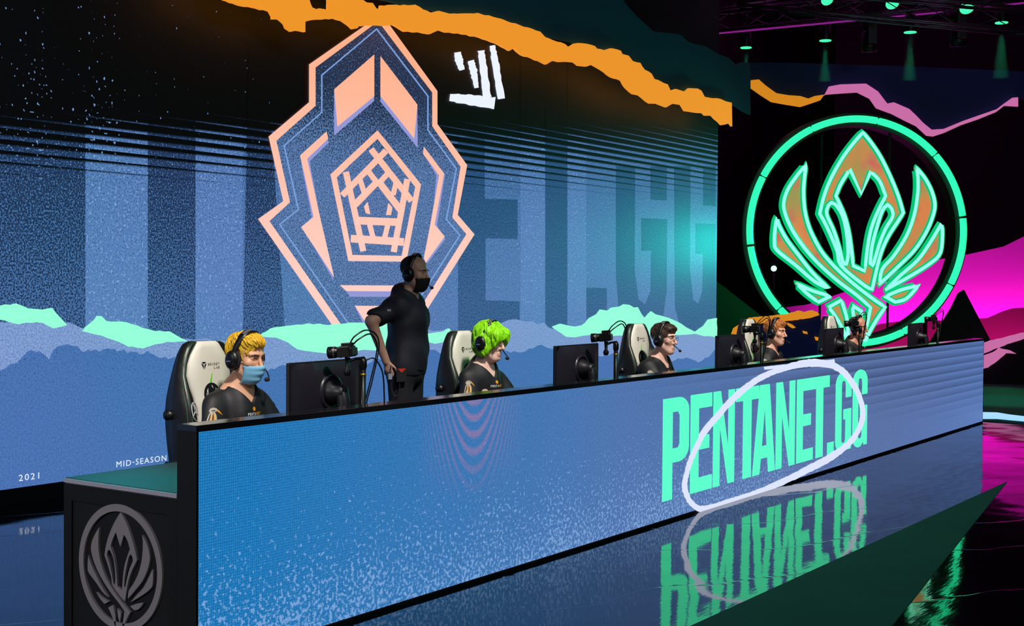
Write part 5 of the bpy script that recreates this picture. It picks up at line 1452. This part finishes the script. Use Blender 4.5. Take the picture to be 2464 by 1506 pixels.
# ================================================================== GAMING CHAIRS
CW = pbr('chair_white', (232, 228, 214), 0.45, bump=0.12, bscale=40)
CB = pbr('chair_black', (24, 25, 28), 0.36, bump=0.12, bscale=60)
CBP = pbr('chair_plastic', (14, 14, 16), 0.4)
CGR = pbr('chair_green', (112, 222, 30), 0.5)
STITCH = pbr('chair_stitch', (60, 130, 70), 0.6)
def make_chair(label):
    t = empty('gaming_chair', (0, 0, 0), 0, label, 'chair', 'players gaming chairs')
    zz = np.array([0.44, 0.52, 0.62, 0.74, 0.84, 0.92, 0.99, 1.05, 1.11, 1.17, 1.22, 1.255, 1.277, 1.29])
    W = np.interp(zz, [0.44, 0.55, 0.70, 0.86, 0.98, 1.08, 1.18, 1.24, 1.277, 1.29], [0.200, 0.218, 0.230, 0.236, 0.232, 0.212, 0.183, 0.160, 0.128, 0.095])
    C = np.interp(zz, [0.44, 0.70, 0.86, 0.98, 1.06, 1.12, 1.2, 1.29], [0.085, 0.090, 0.098, 0.120, 0.152, 0.164, 0.142, 0.072])
    B = np.interp(zz, [0.44, 0.60, 0.80, 0.95, 1.06, 1.12, 1.29], [0.085, 0.100, 0.105, 0.095, 0.050, 0.022, 0.012])
    tilt = lambda z: 0.150 + (z - 0.45) * 0.085
    def strip(name, secs, mat, parent=t, closed=False):
        n = len(secs[0]); V = [p for s in secs for p in s]; F = []
        for i in range(len(secs) - 1):
            for k in range(n if closed else n - 1):
                a, b = i * n + k, i * n + (k + 1) % n
                F.append((a, b, b + n, a + n))
        if closed: F.append(tuple(range(n))[::-1]); F.append(tuple(range((len(secs) - 1) * n, len(secs) * n)))
        bm = bmesh.new(); vs_ = [bm.verts.new(tuple(map(float, v))) for v in V]
        for f in F: bm.faces.new([vs_[i] for i in f])
        o = bm_obj(name, bm, mat, parent, True)
        return o
    secs = []
    for z, w, c, b in zip(zz, W, C, B):
        y = tilt(z); ed = 0.012 if z > 1.28 else 0.0
        secs.append([(-c, y - 0.012 + ed, z), (-c * 0.92, y - 0.028 + ed, z), (-c * 0.5, y - 0.030 + ed, z), (0, y - 0.027 + ed, z), (c * 0.5, y - 0.030 + ed, z), (c * 0.92, y - 0.028 + ed, z), (c, y - 0.012 + ed, z), (c * 0.9, y + 0.03, z), (-c * 0.9, y + 0.03, z)])
    panel = strip('center_panel', secs, CW, closed=True)
    for s in (-1, 1):
        secs = []
        for z, w, c, b in zip(zz, W, C, B):
            y = tilt(z); dd_ = float(np.interp(z, [0.44, 0.9, 1.1, 1.29], [0.085, 0.085, 0.055, 0.03]))
            q = [(c - 0.004, y - 0.006), (c + 0.006, y - 0.020), ((c + w) / 2, y - 0.014 - b * 0.72), (w - 0.012, y - b - 0.008), (w, y - b * 0.82), (w + 0.012, y + 0.010), (w + 0.006, y + dd_), (w * 0.8, y + dd_ + 0.015), (c * 0.8, y + 0.03)]
            secs.append([(s * x, yy, z) for x, yy in q])
        strip('side_bolster', secs, CB, closed=True)
        # green stitching lines
        for off in (3, 4):
            pts = [np.array(secs[i][off]) + np.array((s * 0.001, -0.002, 0)) for i in range(len(zz))]
            tube('stitching', pts, 0.0011, STITCH, t, 4)
        # round star badge on the wing
        i = 5
        a, b = np.array(secs[i][2]), np.array(secs[i][3]); c0 = (a + b) / 2
        ex = (b - a) / np.linalg.norm(b - a); ez = np.array(secs[i + 1][2]) - np.array(secs[i - 1][2]); ez /= np.linalg.norm(ez)
        nn = np.cross(ex, ez); nn = nn if nn[1] < 0 else -nn
        SB = pbr('star_silver', (186, 188, 192), 0.35)
        ring = [c0 + nn * 0.006 + ex * 0.036 * math.cos(q) + ez * 0.050 * math.sin(q) for q in np.linspace(0, 2 * math.pi, 24, endpoint=False)]
        badge = tube('star_badge', ring, 0.0032, SB, t, 5, True)
        for q in (90, 210, 330):
            tube('star_arm', [c0 + nn * 0.006, c0 + nn * 0.006 + ex * 0.034 * math.cos(math.radians(q)) + ez * 0.047 * math.sin(math.radians(q))], [0.0048, 0.0016], SB, badge, 5)
    secs = []
    for z, w, c, b in zip(zz, W, C, B):
        y = tilt(z); dd_ = float(np.interp(z, [0.44, 0.9, 1.1, 1.29], [0.085, 0.085, 0.055, 0.03]))
        secs.append([(-w * 0.97, y + dd_ - 0.015, z), (-w * 0.6, y + dd_ + 0.025, z), (0, y + dd_ + 0.035, z), (w * 0.6, y + dd_ + 0.025, z), (w * 0.97, y + dd_ - 0.015, z), (0, y + 0.02, z)])
    strip('back_shell', secs, CB, closed=True)
    # prints on the white panel
    me = panel.data
    bvh = BVHTree.FromPolygons([v.co for v in me.vertices], [p.vertices for p in me.polygons])
    PB = pbr('print_black', (20, 20, 24), 0.5)
    A = ((0, -0.6, 0), (1, 0, 0), (0, 0, 1), (0, 1, 0))
    def pr(name, loops, mat, off=0.0022, parent=panel): return decal(name, loops, bvh, *A, mat, parent, off)
    zt = 1.165
    pr('brand_mark', [[(-0.062, zt + 0.013), (-0.028, zt + 0.013), (-0.045, zt + 0.002)], ], PB)
    pr('brand_mark', [[(-0.066, zt + 0.008), (-0.048, zt - 0.004), (-0.047, zt - 0.028)], ], PB)
    pr('brand_mark', [[(-0.024, zt + 0.008), (-0.043, zt - 0.028), (-0.042, zt - 0.004)]], PB)
    for i, ch in enumerate('SECRET'): pr('brand_letter', [txt2(ch, 0.0105, 0.0125, 0.0, (-0.010 + i * 0.0148, zt - 0.007))], PB)
    for i, ch in enumerate('LAB'): pr('brand_letter', [txt2(ch, 0.0105, 0.0125, 0.0, (0.034 + i * 0.0148, zt - 0.027))], PB)
    blade = lambda x0, z0, x1, z1, w: [[(x0 + (x1 - x0) * u - w * (u + 0.05), z0 + (z1 - z0) * u), (x0 + (x1 - x0) * u + w * (u + 0.05), z0 + (z1 - z0) * u), (x0 + (x1 - x0) * (u + 0.125) + w * (u + 0.175), z0 + (z1 - z0) * (u + 0.125)), (x0 + (x1 - x0) * (u + 0.125) - w * (u + 0.175), z0 + (z1 - z0) * (u + 0.125))] for u in np.arange(0, 1, 0.125)]
    pr('green_blade', blade(0.012, 1.115, -0.115, 0.62, 0.048), CGR)
    pr('crest_disc', [[(0.058 * math.cos(q), 1.005 + 0.058 * math.sin(q)) for q in np.linspace(0, 2 * math.pi, 28, endpoint=False)]], PB, 0.0035)
    for nm, loops in EMB2:
        if nm == 'crown':
            V2 = [(a * 0.052 / RR, 1.005 + b * 0.052 / RR) for l in loops for a, b in l]
            T2 = tessellate_polygon([[Vector((a, b, 0)) for a, b in l] for l in loops])
            pr('crest_' + nm, [(V2, [tuple(q) for q in T2])], PWHITE, 0.005)
        else: pr('crest_' + nm, [[(a * 0.052 / RR, 1.005 + b * 0.052 / RR) for a, b in loops[0]]], PWHITE, 0.005)
    # seat, arms and base
    seat = box('seat', (-0.25, -0.24, 0.38), (0.25, 0.20, 0.46), CB, t, 0.03, True)
    box('seat_panel', (-0.15, -0.245, 0.44), (0.15, 0.18, 0.468), CW, t, 0.008, True)
    for s in (-1, 1):
        tube('arm_post', [(s * 0.29, 0.03, 0.36), (s * 0.30, 0.03, 0.64)], 0.022, CBP, t, 10)
        box('arm_pad', (s * 0.30 - 0.045, -0.10, 0.64), (s * 0.30 + 0.045, 0.16, 0.665), CBP, t, 0.008, True)
        tube('recline_knob', [(s * 0.225, 0.225, 0.90), (s * 0.272, 0.225, 0.90)], [0.024, 0.027], CBP, t, 14)
    tube('gas_lift', [(0, 0, 0.10), (0, 0, 0.38)], 0.028, CBP, t, 12)
    for k in range(5):
        a = 2 * math.pi * k / 5 + 0.3
        tube('base_leg', [(0, 0, 0.12), (0.30 * math.cos(a), 0.30 * math.sin(a), 0.075)], [0.030, 0.018], CBP, t, 8)
        cx, cy = 0.30 * math.cos(a), 0.30 * math.sin(a)
        tube('caster', [(cx - 0.02 * math.sin(a), cy + 0.02 * math.cos(a), 0.032), (cx + 0.02 * math.sin(a), cy - 0.02 * math.cos(a), 0.032)], 0.032, CBP, t, 12)
    return t
ch0 = make_chair('white and black gaming chair behind the player with yellow hair')
CH = [(STX[0] + 0.14, 1.12, 0.02), (STX[1] + 0.14, 1.10, 0.02), (STX[2] + 0.18, 1.09, 0.0), (STX[3] + 0.14, 1.09, 0.0), (STX[4] + 0.02, 1.09, 0.0)]
CHL = ['white and black gaming chair behind the player with yellow hair', 'white and black gaming chair behind the player with green hair', 'white and black gaming chair behind the player with short brown hair', 'white and black gaming chair behind the player with ginger hair', 'farthest white and black gaming chair in front of the neon sign']
for i, (x, y, rz) in enumerate(CH):
    c = ch0 if i == 0 else copy_tree(ch0)
    c.location = (x, y, 0); c.rotation_euler = (0, 0, rz); c['label'] = CHL[i]

# ================================================================== MONITORS (backs to the camera)
MB_ = pbr('monitor_black', (26, 26, 32), 0.42)
MB2 = pbr('monitor_gloss', (36, 34, 44), 0.34)
def make_monitor():
    t = empty('monitor', (0, 0, 0), 0, 'x', 'monitor', 'monitors on the players table')
    z0, z1 = 0.165, 0.497
    box('display_case', (-0.293, 0.012, z0), (0.293, 0.030, z1), MB_, t, 0.006)
    # domed rear shell
    V, F = [], []
    nu, nv = 17, 11
    for j in range(nv):
        for i in range(nu):
            a, b = -1 + 2 * i / (nu - 1), -1 + 2 * j / (nv - 1)
            d = 0.030 * (1 - abs(a) ** 4) * (1 - abs(b) ** 4)
            V.append((a * 0.275, 0.012 - d, (z0 + z1) / 2 + b * 0.158))
    for j in range(nv - 1):
        for i in range(nu - 1):
            k = j * nu + i; F.append((k, k + 1, k + nu + 1, k + nu))
    mesh_obj('rear_shell', V, F, MB2, t, True)
    scr_ = box('screen', (-0.277, 0.0305, z0 + 0.012), (0.277, 0.0315, z1 - 0.008), pbr('monitor_screen', (10, 14, 22), 0.2, emit=(70, 110, 150), es=0.35), t)
    zc = (z0 + z1) / 2 + 0.01
    def turned(name, prof, mat, parent=t, c=(0, zc), n=28):
        V, F = [], []
        for i, (y, r) in enumerate(prof):
            for k in range(n):
                th = 2 * math.pi * k / n
                V.append((c[0] + r * math.cos(th), y, c[1] + r * math.sin(th)))
            if i:
                for k in range(n):
                    a, b = (i - 1) * n + k, (i - 1) * n + (k + 1) % n
                    F.append((a, a + n, b + n, b))
        F.append(tuple((len(prof) - 1) * n + k for k in range(n)))
        return mesh_obj(name, V, F, mat, parent, True)
    turned('light_ring', [(-0.014, 0.092), (-0.028, 0.088), (-0.030, 0.076), (-0.022, 0.070)], MB2)
    turned('hub', [(-0.016, 0.062), (-0.034, 0.060), (-0.060, 0.045), (-0.085, 0.036), (-0.105, 0.034), (-0.110, 0.026), (-0.111, 0.001)], MB_)
    tube('neck', smooth_path([(0, -0.085, zc), (0, -0.098, zc - 0.05), (0, -0.10, zc - 0.15), (0, -0.085, 0.05), (0, -0.07, 0.006)], 5), [0.034] * 8 + [0.030] * 7 + [0.034] * 6, MB_, t, 14)
    for s in (-1, 1):
        tube('foot', [(0, -0.07, 0.012), (s * 0.16, 0.10, 0.010), (s * 0.19, 0.13, 0.008)], [0.016, 0.012, 0.008], MB_, t, 8)
    tube('foot', [(0, -0.07, 0.012), (0, -0.115, 0.010)], [0.016, 0.010], MB_, t, 8)
    tube('cable', smooth_path([(0.03, -0.006, z0 + 0.03), (0.05, -0.04, z0 - 0.02), (0.04, -0.06, 0.06), (0.06, -0.04, 0.006)], 5), 0.004, MB_, t, 6)
    return t
ML = ['black monitor seen from behind in front of the player with yellow hair', 'black monitor seen from behind right of the player with green hair', 'black monitor seen from behind right of the player with brown hair', 'black monitor seen from behind right of the player with ginger hair', 'farthest black monitor near the right end of the desk']
m0 = make_monitor()
MX = [1.17, 3.61, 6.01, 8.36, 10.94]
for i, x in enumerate(MX):
    m = m0 if i == 0 else copy_tree(m0)
    m.location = (x, 0.345, TH); m.rotation_euler = (0, 0, 0.08 if i == 0 else 0.04); m['label'] = ML[i]

# ================================================================== CAMERAS ON POLES
KB = pbr('camera_black', (15, 15, 17), 0.35); KS = pbr('camera_silver', (150, 150, 156), 0.3, 0.7); KG = pbr('brass', (200, 150, 50), 0.3, 0.8)
def make_cam():
    t = empty('player_camera', (0, 0, 0), 0, 'x', 'camera', 'cameras on the players table')
    tube('pole', [(0, 0, 0), (0, 0, 0.455)], 0.0145, KB, t, 12)
    tube('base_plate', [(0, 0, 0.0), (0, 0, 0.012)], 0.032, KB, t, 20)
    tube('brass_collar', [(0, 0, 0.425), (0, 0, 0.437)], 0.0158, KG, t, 12)
    tube('ball_joint', [(0, 0, 0.45), (0, 0, 0.47), (0, 0, 0.50), (0, 0, 0.515)], [0.012, 0.019, 0.019, 0.012], KB, t, 12)
    tube('arm', [(0.006, 0, 0.512), (-0.04, 0.01, 0.512), (-0.10, 0.02, 0.500)], [0.010, 0.007, 0.009], KB, t, 10)
    tube('clamp', [(-0.095, 0.02, 0.43), (-0.095, 0.02, 0.45), (-0.095, 0.02, 0.47), (-0.095, 0.02, 0.52)], [0.014, 0.020, 0.009, 0.014], KB, t, 10)
    Rc = Matrix.Rotation(0.35, 3, 'Z') @ Matrix.Rotation(-0.08, 3, 'X')
    def cb(name, lo, hi, mat, bev=0.006):
        bm = bmesh.new(); box_bm(bm, lo, hi, bev)
        for v in bm.verts: v.co = Rc @ (v.co * 0.72) + Vector((-0.095, 0.02, 0.522))
        return bm_obj(name, bm, mat, t)
    body = cb('camera_body', (-0.066, -0.040, 0.0), (0.066, 0.030, 0.075), KB)
    cb('grip', (-0.066, 0.02, 0.0), (-0.035, 0.052, 0.07), KB)
    cb('viewfinder', (-0.022, -0.045, 0.070), (0.022, 0.034, 0.098), KB)
    cb('battery_plate', (-0.058, -0.056, 0.006), (0.058, -0.038, 0.062), KB)
    V, F = tube_data([(0, 0.028, 0.037), (0, 0.045, 0.037), (0, 0.047, 0.037), (0, 0.085, 0.037), (0, 0.087, 0.037), (0, 0.135, 0.037)], [0.034, 0.034, 0.036, 0.036, 0.040, 0.041], 20)
    mesh_obj('lens', [Rc @ (Vector(v) * 0.72) + Vector((-0.095, 0.02, 0.522)) for v in V], F, KB, t, True)
    for y in (0.046, 0.086, 0.118):
        V, F = tube_data([(0, y, 0.037), (0, y + 0.004, 0.037)], [0.0415, 0.0415], 20)
        mesh_obj('lens_ring', [Rc @ (Vector(v) * 0.72) + Vector((-0.095, 0.02, 0.522)) for v in V], F, KS if y < 0.1 else KB, t, True)
    tube('cable', smooth_path([(-0.10, 0.0, 0.59), (-0.10, -0.03, 0.625), (-0.04, -0.05, 0.655), (0.04, -0.05, 0.63), (0.085, -0.03, 0.56), (0.06, -0.01, 0.40), (0.02, 0.0, 0.25), (0.018, 0.0, 0.02)], 7), 0.0038, KB, t, 6)
    tube('cable', smooth_path([(-0.075, 0.0, 0.585), (-0.07, -0.03, 0.61), (-0.01, -0.05, 0.635), (0.055, -0.04, 0.59), (0.075, -0.02, 0.52), (0.045, -0.01, 0.40), (0.018, 0.0, 0.30)], 7), 0.0038, KB, t, 6)
    return t
KL = ['small camera on a pole pointing at the player with yellow hair', 'small camera on a pole pointing at the player with brown hair beside the second monitor', 'small camera on a pole at the third monitor', 'small camera on a pole beside the fourth monitor', 'farthest small camera on a pole near the end of the desk']
KL[1] = 'small camera on a pole beside the second monitor'
k0 = make_cam()
for i, x in enumerate(MX):
    k = k0 if i == 0 else copy_tree(k0)
    k.location = (x + (0.06 if i == 0 else 0.17), 0.165, TH); k['label'] = KL[i]
k = k0
# the nearest camera also has a loose cable hanging from its pole
tube('loose_cable', smooth_path([(0.012, 0, 0.50), (0.05, -0.03, 0.51), (0.09, -0.05, 0.44), (0.105, -0.05, 0.32), (0.105, -0.05, 0.27)], 6), 0.004, KB, k0, 6)
tube('cable_plug', [(0.105, -0.05, 0.275), (0.105, -0.05, 0.245), (0.085, -0.045, 0.236)], [0.008, 0.009, 0.006], KB, k0, 8)
